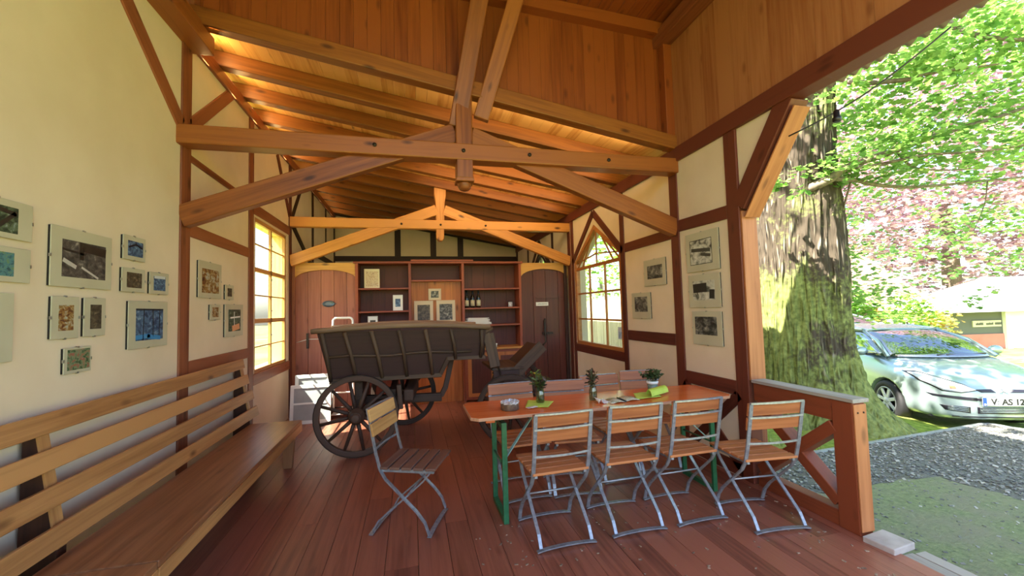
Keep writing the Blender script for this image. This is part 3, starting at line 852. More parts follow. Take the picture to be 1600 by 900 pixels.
def picture(label, wall, y0, y1, z0, z1, win, pal, scale=14, group=None, clips=True, extra=None, cat='picture'):
    """frameless clip picture hung flat on a side wall; win = photo window as fractions (y0,y1,z0,z1) in picture order left to right"""
    sx = 1 if wall == 'L' else -1; X0 = XL if wall == 'L' else XR
    cy, cz = (y0+y1)/2, (z0+z1)/2
    r = thing('picture', label, cat, (X0, cy, cz), 0, group)
    hy, hz = (y1-y0)/2, (z1-z0)/2
    def bx(a, b, c, d, e, f, mb=None): return (mb or MB()).box(min(a*sx, b*sx), max(a*sx, b*sx), c, d, e, f)
    bx(.001, .012, -hy+.003, hy-.003, -hz+.003, hz-.003).build('backing_board', M['black'], r)
    bx(.012, .017, -hy, hy, -hz, hz).build('mat_board', M['mat'], r, bevel=.0015)
    npic[0] += 1
    u0, u1, v0, v1 = win
    if wall == 'R': u0, u1 = 1-u1, 1-u0
    a, b = -hy+2*hy*u0, -hy+2*hy*u1; c, d = -hz+2*hz*v0, -hz+2*hz*v1
    m = MB(); vs = [(.0175*sx, a, c), (.0175*sx, b, c), (.0175*sx, b, d), (.0175*sx, a, d), (.0170*sx, a, c), (.0170*sx, b, c), (.0170*sx, b, d), (.0170*sx, a, d)]
    m.add(vs, [(0, 1, 2, 3) if sx > 0 else (3, 2, 1, 0), (0, 4, 5, 1), (1, 5, 6, 2), (2, 6, 7, 3), (3, 7, 4, 0)], [(v[1], v[2], 0) for v in vs]); m.build('photo', photomat('print_%d' % npic[0], PAL[pal], scale, npic[0]*1.7, stretch=(1, 1.3, 1)), r)
    if extra: extra(r, sx, a, b, c, d)
    if clips:
        for (yy, zz, hh, vv) in ((0, hz, .010, .004), (0, -hz, .010, .004), (hy, 0, .004, .010), (-hy, 0, .004, .010)):
            q = MB(); q.box(*sorted((.010*sx, .0185*sx)), yy-hh/2-.002, yy+hh/2+.002, zz-vv/2-.003, zz+vv/2+.003); q.build('clip', M['clip'], r)
    return r


def streaks(cols):
    def f(r, sx, a, b, c, d):
        rg = random.Random(len(r.name)*7+int(a*1e4))
        for col, segs in cols:
            m = MB()
            for (u0, v0, u1, v1, w) in segs:
                m.beam((.0178*sx, a+(b-a)*u0, c+(d-c)*v0), (.0178*sx, a+(b-a)*u1, c+(d-c)*v1), .0006, w, up=(0, -(v1-v0), u1-u0))
            m.build('photo_detail', plain('detail_'+col, col, rough=.3), r)
    return f


GL = 'clip pictures on the cream left wall'
picture('dark arching tree picture, upper of the two cut by the left photo edge', 'L', 2.16, 2.511, 1.945, 2.125, (.0, .78, .14, .82), 'forest', 16, GL, extra=streaks([('2a2a28', [(.55, 0, .95, .8, .02), (.5, .9, .97, .75, .02)])]))
picture('colourful treetop picture, lower of the two cut by the left photo edge', 'L', 2.16, 2.507, 1.742, 1.905, (.0, .75, .16, .84), 'lake', 18, GL)
picture('largest picture on the cream wall, a dark grey snowy track print', 'L', 2.619, 3.066, 1.739, 2.062, (.16, .88, .17, .80), 'grey', 12, GL,
        extra=streaks([('b9b4b0', [(.02, .45, .30, .28, .022), (.42, .30, .82, .03, .012)]), ('2c2826', [(.42, .99, .42, .5, .03), (.0, .74, .5, .66, .012), (.46, .86, 1, .80, .05)])]))
picture('small blue bridge picture, topmost of the trio right of the largest picture', 'L', 3.167, 3.398, 1.95, 2.112, (.2, .88, .17, .80), 'blue', 20, GL, extra=streaks([('0c1424', [(.05, .55, .5, .8, .012), (.5, .8, .97, .6, .012)])]))
picture('small grey woodland picture directly below the small blue bridge picture', 'L', 3.161, 3.398, 1.736, 1.896, (.2, .85, .18, .82), 'sepia', 22, GL)
picture('small picture of blue figures, hung nearest the brown post', 'L', 3.451, 3.687, 1.733, 1.893, (.2, .82, .17, .82), 'blue', 26, GL, extra=streaks([('c8ccd0', [(.05, .93, .95, .95, .02)])]))
picture('upright autumn park picture, left one of the two narrow pictures', 'L', 2.634, 2.817, 1.459, 1.686, (.25, .80, .19, .80), 'autumn', 18, GL)
picture('upright brown garden picture, right one of the two narrow pictures', 'L', 2.853, 3.023, 1.461, 1.686, (.28, .80, .19, .82), 'sepia', 16, GL)
picture('blue park path picture, big one lowest beside the brown post', 'L', 3.232, 3.678, 1.353, 1.678, (.17, .87, .16, .84), 'blue', 12, GL, extra=streaks([('16202c', [(.25, 0, .28, 1, .010), (.62, .1, .60, 1, .010), (.85, .1, .86, 1, .010), (0, .97, 1, .97, .012)]), ('3d86c0', [(.0, .10, .5, .14, .03), (.4, .12, .9, .04, .03)])]))
picture('small green and red picture, lowest on the cream wall above the bench', 'L', 2.722, 2.916, 1.266, 1.407, (.12, .94, .12, .92), 'green', 22, GL)
picture('blank pale glazed picture cut off by the photo edge', 'L', 2.16, 2.428, 1.372, 1.69, (.02, .6, .06, .94), 'bw2', 3, GL, clips=False)
GF = 'clip pictures between the brown post and the left window'
picture('blue and brown landscape picture, biggest of the four beside the window post', 'L', 4.14, 4.59, 1.73, 2.064, (.14, .88, .14, .80), 'autumn', 11, GF)
picture('tiny grey picture right of the blue and brown landscape picture', 'L', 4.676, 4.881, 1.728, 1.880, (.25, .78, .22, .78), 'sepia', 24, GF)
picture('tiny reddish picture below the blue and brown landscape picture', 'L', 4.360, 4.576, 1.528, 1.674, (.2, .8, .18, .82), 'autumn', 20, GF)
picture('picture with a bright reflection, hung lowest by the window post', 'L', 4.674, 5.127, 1.349, 1.682, (.18, .85, .16, .84), 'forest', 14, GF, extra=streaks([('e8e8e8', [(.15, .62, .95, .66, .016), (.45, .9, .47, .25, .012)]), ('d8905a', [(.30, .12, .9, .22, .06)])]))  # pale and orange streaks paint a reflection onto this picture
GR = 'old black and white pictures on the right wall'
BW = lambda s: streaks([('26261f', s)])
picture('old village print with black border, top of the column of three', 'R', 3.249, 3.722, 1.878, 2.272, (.14, .80, .18, .80), 'bw2', 7, GR, extra=streaks([('1a1a18', [(0, 0, 1, 0, .006), (0, 1, 1, 1, .006), (0, 0, 0, 1, .006), (1, 0, 1, 1, .006)]), ('45453e', [(.06, .52, .94, .62, .035), (.06, .3, .5, .4, .03)])]))
picture('old postcard of a long roof, middle of the column of three', 'R', 3.257, 3.706, 1.515, 1.847, (.14, .84, .22, .80), 'bw2', 5, GR, extra=streaks([('2a2a26', [(.35, .65, .98, .62, .09), (.02, .28, .24, .30, .09)])]))
picture('dark old tree photograph, bottom of the column of three', 'R', 3.260, 3.676, 1.144, 1.477, (.10, .84, .30, .84), 'bw', 7, GR)
picture('small dark forest print, upper of the two beside the pointed window', 'R', 4.091, 4.538, 1.785, 2.102, (.17, .86, .26, .76), 'bw', 7, GR)
picture('small dark avenue print, lower of the two beside the pointed window', 'R', 4.423, 4.852, 1.389, 1.713, (.16, .84, .26, .84), 'bw', 7, GR)

# ================================================================== HAY WAGON
t = thing('hay_wagon', 'old dark wooden hay wagon with slatted sides and spoked wheels', 'wagon', (.2, 5.37, 0))


def wheel(c, r, yaw, spokes, label=None, lean=0):
    c = V(c); ax = V((-sin(yaw), cos(yaw), 0)); ux = V((cos(yaw), sin(yaw), 0)); uz = V((0, 0, 1))
    n = 48; ring = [c + ux*((r-.033)*cos(2*pi*i/n)) + uz*((r-.033)*sin(2*pi*i/n)) for i in range(n)]
    mb = MB()
    vs, fs = [], []
    sec = [(r-.062, -.026), (r-.008, -.028), (r-.008, .028), (r-.062, .026)]
    for i in range(n):
        a = 2*pi*i/n
        for q, h in sec: vs.append(c + (ux*cos(a)+uz*sin(a))*q + ax*h)
    for i in range(n):
        j = (i+1) % n
        for k in range(4): fs.append((i*4+k, i*4+(k+1) % 4, j*4+(k+1) % 4, j*4+k))
    g = [V((i//4*.06, i % 4*.05, 0)) for i in range(len(vs))]
    mb.add(vs, fs, g); w = W(fix_normals(mb.build('wheel', M['wheel'], t, bevel=.006)), t)
    m = MB(); vs = []
    for i in range(n):
        a = 2*pi*i/n
        for q, h in ((r-.008, -.024), (r, -.024), (r, .024), (r-.008, .024)): vs.append(c + (ux*cos(a)+uz*sin(a))*q + ax*h)
    m.add(vs, fs); W(fix_normals(m.build('iron_tyre', M['iron'], w)), t)
    m = MB(); m.lathe([(.03, -.15), (.045, -.145), (.05, -.10), (.062, -.07), (.085, -.04), (.088, .03), (.065, .07), (.05, .12), (.03, .125)], c, 20, ax=ax)
    m.lathe([(.054, -.11), (.056, -.11), (.056, -.095), (.054, -.095)], c, 20, ax=ax)
    W(m.build('hub', M['wheel'], w), t)
    for i in range(spokes):
        a = 2*pi*(i+.35)/spokes; d = ux*cos(a)+uz*sin(a)
        W(MB().tube([c+d*.075, c+d*.16+ax*.0, c+d*(r-.055)], .021, 8, up=ax, scales=[1.1, 1.0, .78]).build('spoke', M['wheel'], w), t)
    return w


wheel((-.595, 4.80, .44), .44, 0, 12); wheel((-.12, 5.95, .44), .44, -.12, 12)
ST_ = .30
wheel((1.10, 4.66, .40), .40, -ST_, 10)
wheel((1.33+.57*sin(ST_), 5.37+.57*cos(ST_), .40), .40, -ST_, 10)


def side(sgn):
    """one slatted side; sgn -1 = the side facing the room"""
    yy = lambda z: 5.37+sgn*(.37+.17*(z-.80)/.56)
    f3 = lambda x, z, q: V((x, yy(z)+sgn*q, z))
    poly = [(-1.0, 1.36), (-.885, .80), (.33, .795), (.41, .985), (.83, .985), (.86, 1.33)]
    o = W(fix_normals(MB().prism(poly, f3, -.01, .012).build('side_panel', M['wagon'], t)), t)
    rb = [(-.945, 1.35, -.885, .80), (-.715, 1.345, -.615, .81), (-.435, 1.35, -.335, .81), (-.14, 1.35, -.06, .81), (.15, 1.345, .23, .81), (.44, 1.34, .50, .985), (.80, 1.32, .80, .985)]
    for (x0, z0, x1, z1) in rb:
        W(MB().tube([f3(x0, z0, .03), f3((x0+x1)/2+.01, (z0+z1)/2, .036), f3(x1, z1, .03)], .022, 8, up=(0, 1, 0)).build('rib', M['wagon_mid'], o), t)
    W(MB().tube([f3(-.92+.23*i, 1.075+.012*sin(i*1.7), .028) for i in range(8)], .014, 8).build('mid_rail', M['wagon_mid'], o), t)
    W(MB().beam(f3(-.90, .80, .012), f3(.34, .795, .012), .055, .05).build('bottom_rail', M['wagon_mid'], o, bevel=.008), t)
    W(MB().beam(f3(.32, .80, .012), f3(.42, 1.0, .012), .05, .045, up=(0, 1, 0)).build('bottom_rail', M['wagon_mid'], o, bevel=.008), t)
    W(MB().beam(f3(.40, .99, .012), f3(.86, .985, .012), .05, .045).build('bottom_rail', M['wagon_mid'], o, bevel=.008), t)
    n = 14
    W(MB().tube([f3(-1.05+1.95*i/n, 1.37+.035*sin(pi*min(1, i/n*1.05))-.02*(i/n)**6, .02+.05*sin(pi*i/n)*(1 if sgn < 0 else .4)) for i in range(n+1)], .030, 9).build('top_rail', M['wagon_rail'], o), t)
    return o


side(-1); side(1)
W(fix_normals(MB().prism([(-.37, .80), (.37, .80), (.53, 1.33), (-.53, 1.33)], lambda u, v, q: V((-.90-(v-.8)*.18+q, 5.37+u, v)), 0, .02).build('tail_board', M['wagon'], t)), t)
m = MB()
for k in range(5): m.box(-.89, .33, 5.0+.15*k, 5.145+.15*k, .775, .80, along=0)
m.box(.34, .86, 5.0, 5.74, .955, .98, along=0); W(m.build('floor_boards', M['wagon'], t), t)
W(fix_normals(MB().prism([(-.37, .985), (.37, .985), (.50, 1.30), (-.50, 1.30)], lambda u, v, q: V((.84+q, 5.37+u, v)), 0, .02).build('front_board', M['wagon'], t)), t)
# leaning head board with pale weathered slats, driver's bench and foot board
for (x0, z0, x1, z1, y) in ((.865, 1.29, .955, .86, 4.895), (.925, 1.27, 1.00, .86, 4.93)):
    W(MB().beam((x0, y, z0), (x1, y, z1), .085, .022, up=(0, 1, 0)).build('head_slat', M['wagon_mid'], t, bevel=.004), t)
W(MB().tube([(.80, 4.87, 1.26), (.93, 4.90, 1.325), (.96, 5.30, 1.33), (.94, 5.85, 1.31)], .03, 8).build('head_rail', M['wagon_mid'], t), t)
W(MB().box(.95, 1.36, 4.98, 5.76, .80, .835).build('driver_bench', M['wagon_mid'], t, bevel=.006), t)
W(MB().box(.97, 1.30, 5.0, 5.03, .62, .80).build('bench_side', M['wagon'], t, bevel=.006), t)
W(MB().beam((1.24, 5.02, .74), (1.62, 5.02, 1.08), .03, .15, up=(0, 0, 1)).build('foot_board_cheek', M['wagon_mid'], t, bevel=.006), t)
W(MB().beam((1.30, 5.38, .78), (1.63, 5.38, 1.07), .72, .025, up=(0, 0, 1)).build('foot_board', M['wagon'], t, bevel=.006), t)
W(MB().tube([(1.62, 5.02, 1.08), (1.665, 5.02, 1.12), (1.655, 5.02, 1.34), (1.66, 5.02, 1.42)], .012, 7).build('brake_lever', M['iron'], t), t)
# running gear
W(MB().beam((-.57, 4.88, .44), (-.14, 5.86, .44), .11, .115).build('rear_axle', M['wheel'], t, bevel=.01), t)
W(MB().box(-.64, -.55, 4.98, 5.76, .50, .775).build('rear_bolster', M['wheel'], t, bevel=.01), t)
W(MB().beam((-.62, 5.37, .50), (.36, 5.37, .46), .09, .10).build('perch_pole', M['wheel'], t, bevel=.01), t)
W(MB().sweep([(.24, 5.37, .46), (.36, 5.37, .49), (.41, 5.37, .58), (.45, 5.37, .74), (.50, 5.37, .96)], [(-.03, -.03), (.03, -.03), (.03, .03), (-.03, .03)], smooth=False, up=(0, 1, 0)).build('swan_neck', M['wheel'], t), t)
W(MB().beam((-.22, 4.90, .62), (-.22, 5.84, .62), .07, .12).build('brake_beam', M['wheel'], t, bevel=.008), t)
W(MB().beam((-.13, 4.84, .47), (-.15, 4.84, .74), .07, .05).build('brake_block', M['wheel'], t, bevel=.006), t)
W(MB().beam((-.13, 5.90, .47), (-.15, 5.90, .74), .07, .05).build('brake_block', M['wheel'], t, bevel=.006), t)
W(MB().beam((-.05, 4.98, .58), (.02, 5.80, .58), .12, .14).build('brake_beam', M['wheel'], t, bevel=.02), t)
fa = V((sin(ST_), cos(ST_), 0))
W(MB().beam(V((1.33, 5.37, .40))-fa*.5, V((1.33, 5.37, .40))+fa*.5, .10, .11).build('front_axle', M['wheel'], t, bevel=.01), t)
W(MB().lathe([(.20, 0), (.30, 0), (.30, .05), (.20, .05)], (1.33, 5.37, .56), 28).build('turntable', M['iron'], t), t)
W(MB().beam(V((1.33, 5.37, .50))-fa*.42, V((1.33, 5.37, .50))+fa*.42, .10, .12).build('front_bolster', M['wheel'], t, bevel=.01), t)
W(MB().box(1.27, 1.39, 5.05, 5.69, .61, .80).build('front_bolster', M['wheel'], t, bevel=.01), t)
W(MB().tube([(1.0, 4.98, .92), (1.14, 4.93, .50), (1.2, 4.95, .44)], .012, 6).build('stay_rod', M['iron'], t), t)

# ================================================================== SHELF WALL
t = thing('shelf_cabinet', 'reddish wooden shelf wall standing between the two arched doors', 'shelf unit', (.5, 7.2, 0))
YF, YK = 7.05, 7.40
for x in SX: pt(MB().box(x-.022, x+.022, YF, YK, 0, 2.38, along=2), 'upright', M['shelf'], bevel=.003)
pt(MB().box(SX[0]-.05, SX[3]+.05, YF-.02, YK, 2.365, 2.40), 'crown', M['shelf'], bevel=.003)
pt(MB().box(.0, 1.05, YF-.03, YK, 2.40, 2.43), 'crown', M['shelf'], bevel=.003)
m = MB()
for (a, b) in ((SX[0], SX[1]), (SX[2], SX[3])):
    x = a
    while x < b-.01: m.box(x+.001, min(x+.21, b)-.001, YK-.01, YK+.01, 0, 2.37, along=2); x += .21
m.box(SX[1], SX[2], YK-.01, YK+.01, 2.07, 2.37); pt(m, 'back_panel', M['shelf_back'])
m = MB(); x = SX[1]+.022
while x < SX[2]-.03: m.box(x+.001, min(x+.14, SX[2]-.022)-.001, YF+.10, YF+.12, 0, 2.07, along=2); x += .14
pt(m, 'center_boards', M['plank_orange'])
for (i, z) in ((0, 1.95), (0, 1.57), (0, 1.19), (0, .85), (1, 2.075), (2, 1.92), (2, 1.583), (2, 1.285)):
    pt(MB().box(SX[i]+.022, SX[i+1]-.022, YF+.01, YK-.01, z-.015, z+.012), 'shelf_board', M['shelf'], bevel=.002)
pt(MB().box(SX[1]+.022, SX[2]-.022, YF-.02, YF+.10, 1.31, 1.335), 'ledge', M['shelf'], bevel=.003)
pt(MB().box(SX[2]+.0, SX[3]+.08, YF-.16, YK-.01, .875, .905), 'worktop', M['arch'], bevel=.004)
m = MB(); m.box(SX[2], SX[3]+.03, YF-.12, YF-.10, .05, .87); pt(m, 'cupboard_front', M['shelf'])
for a in (SX[2]+.04, SX[2]+.54):
    d = pt(MB().box(a, a+.45, YF-.138, YF-.121, .10, .83, along=2), 'cupboard_door', M['plank_orange'], bevel=.004)
    q = MB().box(a+.06, a+.39, YF-.142, YF-.137, .16, .77, along=2).build('door_panel', M['plank_dark'], d); W(q, t)
    q = MB().ball((a+.42, YF-.15, .48), .015, 10).build('knob', M['iron'], d); W(q, t)


def shelf_frame(label, x0, x1, z0, z1, y, lean, fr, pal, win=.2, mat='paper', group=None):
    r = thing('framed_photo', label, 'framed picture', ((x0+x1)/2, y, z0), 0, group); hw, H = (x1-x0)/2, z1-z0
    ln = lambda u, v, q: V((u, -q+v*lean, v))
    m = MB(); b = fr
    vs = [ln(u, v, q) for q in (0, .014) for (u, v) in ((-hw, 0), (hw, 0), (hw, H), (-hw, H), (-hw+b, b), (hw-b, b), (hw-b, H-b), (-hw+b, H-b))]
    fs = []
    for i in range(4):
        j = (i+1) % 4; fs += [(8+i, 8+j, 12+j, 12+i), (i, 4+i, 4+j, j), (i, j, 8+j, 8+i), (4+i, 12+i, 12+j, 4+j)]
    m.add(vs, fs); fix_normals(m.build('frame', plain('frame_'+mat, {'paper': 'd6d0c2', 'cream': 'cbb89a', 'white': 'e0dfdc'}[mat], rough=.4), r))
    fix_normals(MB().prism([(-hw+b, b), (hw-b, b), (hw-b, H-b), (-hw+b, H-b)], ln, .001, .007).build('mount', M['paper'] if mat != 'cream' else plain('cream_mount', 'cfc0a4', rough=.6), r))
    k = win; npic[0] += 1
    m = MB(); pp = [(-hw+2*hw*k, H*k), (hw-2*hw*k, H*k), (hw-2*hw*k, H-H*k), (-hw+2*hw*k, H-H*k)]
    m.prism(pp, ln, .007, .0085); fix_normals(m.build('photo', photomat('print_%d' % npic[0], PAL[pal], 14, npic[0]), r))
    return r


shelf_frame('small landscape photo frame above the two big portrait frames', .285, .50, 1.745, 1.94, YF+.09, .0, .012, 'bw', .2, 'cream')
shelf_frame('left of the two big cream portrait frames on the center ledge', .045, .36, 1.336, 1.735, YF+.065, .06, .014, 'sepia', .17, 'cream')
shelf_frame('right of the two big cream portrait frames on the center ledge', .415, .735, 1.336, 1.738, YF+.065, .06, .014, 'bw', .16, 'cream')
shelf_frame('small white frame with a pale blue photo on the second left shelf', -.30, -.14, 1.583, 1.845, YF+.10, .1, .014, 'blue', .24, 'white')
shelf_frame('tiny cream photo frame on the third left shelf just above the wagon rail', -.70, -.545, 1.203, 1.50, YF+.08, .06, .012, 'sepia', .22, 'paper')
r = thing('book', 'cream book with a printed red-brown cover standing on the top left shelf', 'book', (-.63, YF+.10, 1.9635))
fix_normals(MB().prism([(-.115, 0), (.115, 0), (.115, .318), (-.115, .318)], lambda u, v, q: V((u, q, v)), 0, .055).build('page_block', M['paper'], r))
m = MB(); m.box(-.118, .118, -.004, 0, -.0, .322); m.box(-.118, .118, .055, .059, 0, .322); m.box(-.122, -.118, -.004, .059, 0, .322)
m.build('cover', plain('cream_cover', 'd9cdb0', rough=.5), r)
m = MB(); m.add([(-.095, -.0045, .03), (.10, -.0045, .03), (.10, -.0045, .28), (-.095, -.0045, .28)], [(0, 1, 2, 3)]); m.build('cover_print', photomat('cover_print', ['d8ccb0', 'b08868', 'd8ccb0', '8a5a4a', 'd9d0b8'], 26, 9), r)
for i, x in enumerate((.948, 1.05, 1.155)):
    r = thing('wine_bottle', 'dark wine bottle with pale label, %s of three on the right shelf' % ('leftmost', 'middle', 'rightmost')[i], 'bottle', (x, YF+.14, 1.5965), 0, 'dark bottles on the right shelf')
    MB().lathe([(.034, 0), (.038, .006), (.038, .17), (.030, .20), (.015, .225), (.014, .285), (.016, .287), (.016, .30), (0, .30)], n=20).build('bottle', M['bottle'], r)
    MB().lathe([(.0388, .03), (.0388, .135)], n=20).build('paper_label', plain('aged_label', 'd3ccb0', rough=.7, c2='b8ad8c', scale=50), r)
    MB().lathe([(.0165, .25), (.0168, .302), (0, .303)], n=16).build('capsule', M['black'], r)
r = thing('mug', 'white printed mug at the right end of the bottle shelf', 'mug', (1.735, YF+.14, 1.5965))
MB().lathe([(.036, 0), (.040, .004), (.040, .10), (.036, .10), (.035, .01), (0, .008)], n=24).build('cup', plain('mug_glaze', 'd9d8dc', rough=.25, c2='a9a6b4', scale=30), r)
MB().tube([(.038+.028*sin(pi*i/8), 0, .02+.06*i/8) for i in range(9)], .006, 7).build('handle', M['black'], r)
MB().lathe([(.0405, .085), (.0408, .10), (.036, .10)], n=24).build('rim', M['black'], r)
r = thing('paper_stack', 'slanting stack of white newspapers on the lowest right shelf', 'papers', (1.12, YF+.14, 1.2985))
for k in range(9):
    rg = random.Random(k); a = rg.uniform(-.06, .06)
    MB().obox((rg.uniform(-.02, .02), 0, .013+.0125*k), V((cos(a), sin(a), -.02)), V((-sin(a), cos(a), 0)), V((.02, 0, 1)), .23-.006*k, .115, .005).build('paper_sheet', M['paper'], r)
r = thing('white_cup', 'small white cup on the worktop of the shelf wall', 'cup', (1.40, YF-.02, .906))
MB().lathe([(.022, 0), (.03, .005), (.045, .06), (.041, .06), (.028, .01), (0, .009)], n=24).build('cup', M['white'], r)
MB().lathe([(.05, 0), (.06, .006), (.055, .007), (.03, .004), (0, .004)], n=24).build('saucer', M['white'], r)

# plaques on the doors
r = thing('oval_plaque', 'grey oval metal plaque with raised rim on the left plank door', 'plaque', (-1.295, YP+.008, 1.72))
m = MB(); m.lathe([(0, .012), (.075, .012), (.078, .016), (.092, .016), (.095, .010), (.095, 0)], (0, 0, 0), 36, ax=(0, -1, 0)); o = m.build('plate', plain('plaque_metal', '55606a', rough=.4, metal=.6), r); o.scale = (1.0, 1, .55)
m = MB()
for k, (w_, z) in enumerate(((.07, .018), (.10, .0), (.08, -.018))):
    for j in range(6): m.box(-w_/2+w_*j/6, -w_/2+w_*(j+.7)/6, -.0145, -.011, z-.004, z+.004)
m.build('worn_lettering', plain('plaque_relief', '8b949c', rough=.4, metal=.6), r)
for s in (-1, 1):
    MB().ball((s*.108, -.004, 0), .007, 8).build('screw', M['steel'], r)
r = thing('door_sign', 'narrow white sign strip on the right plank door', 'sign', (2.315, YP+.009, 1.632))
MB().box(-.118, .118, -.006, 0, -.033, .033).build('plate', M['white'], r, bevel=.001)
m = MB(); rg = random.Random(4); x = -.088
while x < .085:
    q = rg.uniform(.006, .012); m.box(x, x+q, -.0068, -.0062, -.009, .008+rg.uniform(-.004, .003)); x += q+.004
m.build('faded_print', plain('faded_grey_print', '8a8a88', rough=.6), r)
tag(MB().tube([(XL+.06, YP-.0, 1.12), (-1.6, YP-.002, 1.165), (-1.4, YP-.002, 1.16), (-1.2, YP-.002, 1.19), (-1.0, YP-.002, 1.20)], .005, 6).build('wall_cable', M['white']), 'thin white cable strung across the left plank door', 'cable')

# ---- sunny corner: old sashes and a tube-frame hand truck
def old_sash(label, x0, x1, y, H, lean, mid):
    r = thing('old_window_sash', label, 'window sash', ((x0+x1)/2, y, 0), 0, 'old sashes leaning in the sunny corner'); hw = (x1-x0)/2
    ln = lambda u, v, q: V((u, q+v*lean, v)); m = MB(); b = .045
    for (a, c, d, e) in ((-hw, -hw+b, 0, H), (hw-b, hw, 0, H)): m.prism([(a, d), (c, d), (c, e), (a, e)], ln, 0, .03, along=1)
    for z in (0, H-b): m.prism([(-hw+b, z), (hw-b, z), (hw-b, z+b), (-hw+b, z+b)], ln, 0, .03)
    fix_normals(m.build('frame', M['white'], r))
    for z in mid: fix_normals(MB().prism([(-hw+b, z-.012), (hw-b, z-.012), (hw-b, z+.012), (-hw+b, z+.012)], ln, .004, .026).build('glazing_bar', M['white'], r))
    fix_normals(MB().prism([(-hw+b, b), (hw-b, b), (hw-b, H-b), (-hw+b, H-b)], ln, .013, .017).build('pane', plain('dusty_pane', 'a9aaa8', rough=.15, c2='8f9294', scale=3), r))
    return r


old_sash('white window sash leaning at the back of the sunny corner beside the bench end', -1.68, -1.20, 6.62, .66, .12, (.30, .50))
old_sash('white window sash leaning in front of the other one beside the bench end', -1.70, -1.16, 6.46, .54, .14, (.28,))
r = thing('hand_truck', 'white tube-frame hand truck standing behind the wagon at the left door', 'hand truck', (-1.035, 6.82, 0))
pts = [(-.145, 0, .08)] + [(-.145, .0, z) for z in (.5, 1.0, 1.40)] + [(-.145+.05*(1-cos(a)), 0, 1.40+.06*sin(a)+.03) for a in (.4, .8, 1.2, 1.57)]
pts = pts + [(-x, y, z) for x, y, z in pts[::-1]]
MB().tube(pts, .017, 10, up=(0, 1, 0)).build('tube_frame', M['plum_tube'], r)
for z in (.35, .75, 1.05): MB().tube([(-.145, 0, z), (-.07, -.03, z), (.07, -.03, z), (.145, 0, z)], .011, 8).build('crossbar', M['plum_tube'], r)
MB().box(-.15, .15, -.17, .0, .045, .055).build('toe_plate', M['plum_tube'], r, bevel=.002)
MB().tube([(-.2, .06, .11), (.2, .06, .11)], .01, 8).build('axle', M['iron'], r)
for s in (-1, 1):
    MB().lathe([(.03, -.02), (.08, -.022), (.11, -.018), (.11, .018), (.08, .022), (.03, .02)], (s*.19, .06, .11), 24, ax=(1, 0, 0)).build('wheel', M['black'], r)
    MB().tube([(s*.145, 0, .30), (s*.15, .06, .11)], .01, 8).build('axle_bracket', M['plum_tube'], r)

# ================================================================== RAILING, STEP, LIGHT CORD
t = thing('porch_railing', 'low timber porch railing with a crossed brace and grey top board', 'railing', (2.9, 2.6, 0))
RY0, RY1 = 2.145, 2.96
pt(MB().box(2.815, 2.955, RY0-.02, RY1+.0, .866, .892), 'top_board', M['silver_board'], bevel=.004)
pt(MB().box(2.835, 2.935, RY0+.14, RY1, .715, .865), 'top_rail', M['rail_wood'], bevel=.006)
pt(MB().box(2.835, 2.935, RY0+.14, RY1, .0, .11), 'bottom_rail', M['rail_wood'], bevel=.006)
e = pt(MB().box(2.83, 2.94, RY0, RY0+.14, .0, .865, along=2), 'end_post', M['rail_wood'], bevel=.006)
q = MB().box(2.832, 2.938, RY0-.012, RY0-.001, .03, .855, along=2).build('end_board', M['jamb'], e, bevel=.003); W(q, t)  # paler board paints the daylight on the post's front
for x in (2.86, 2.91):
    q = MB().lathe([(.006, 0), (.006, .004), (0, .005)], (x, RY0-.012, .80), 8, ax=(0, -1, 0)).build('screw', M['iron'], e); W(q, t)
pt(MB().beam((2.885, RY0+.14, .68), (2.885, RY1-.02, .14), .085, .115, up=(1, 0, 0)), 'cross_brace', M['rail_wood'], bevel=.006)
pt(MB().beam((2.888, RY0+.14, .16), (2.888, RY1-.02, .70), .08, .115, up=(1, 0, 0)), 'cross_brace', M['rail_wood'], bevel=.006)
tag(MB().obox((2.905, 2.035, .012), V((1, .12, 0)).normalized(), V((-.12, 1, 0)).normalized(), V((0, 0, 1)), .105, .085, .022).build('step_stone', M['stone'], bevel=.006), 'small pale stone slab lying at the foot of the railing post', 'stone slab')
for i, (x0, x1, lab) in enumerate(((2.872, 2.955, 'inner'), (2.975, 3.06, 'outer'))):
    tag(MB().box(x0, x1, Y0, 1.94, -.06, -.012 if i else -.006, along=1).build('edge_board', M['silver_board'], bevel=.004), 'weathered grey deck edge board, the %s of the two strips beside the stone slab' % lab, 'board', 'deck edge boards')
r = thing('light_cord', 'black light cord with one empty socket sagging below the eave', 'cord', (3.1, 2.4, 3.0))
A, B = at(1232, 213, 2.55), at(1486, 42, 2.1)
pp = [A.lerp(B, i/12)-V((0, 0, .05*sin(pi*i/12))) for i in range(13)]
m = MB(); m.tube(pp, .0045, 6); W(m.build('cable', M['black'], r), r)
s = pp[4]; m = MB(); m.lathe([(.008, .02), (.014, .015), (.016, -.02), (.022, -.026), (.022, -.05), (.012, -.05)], s-V((0, 0, .01)), 14); W(m.build('socket', M['black'], r), r)
# paper note on the pointed window
r = thing('window_note', 'pale blue paper note stuck on the pointed window pane', 'note', (XR+.028, 5.24, 1.17))
MB().box(-.001, .001, -.10, .10, -.085, .085).build('sheet', plain('note_blue', 'cfe0ee', rough=.7), r)
m = MB(); m.box(-.0016, -.0011, -.085, .085, -.07, .02); m.build('note_picture', plain('note_picture', '8fb4d4', rough=.7, c2='b9d0e2', scale=20), r)

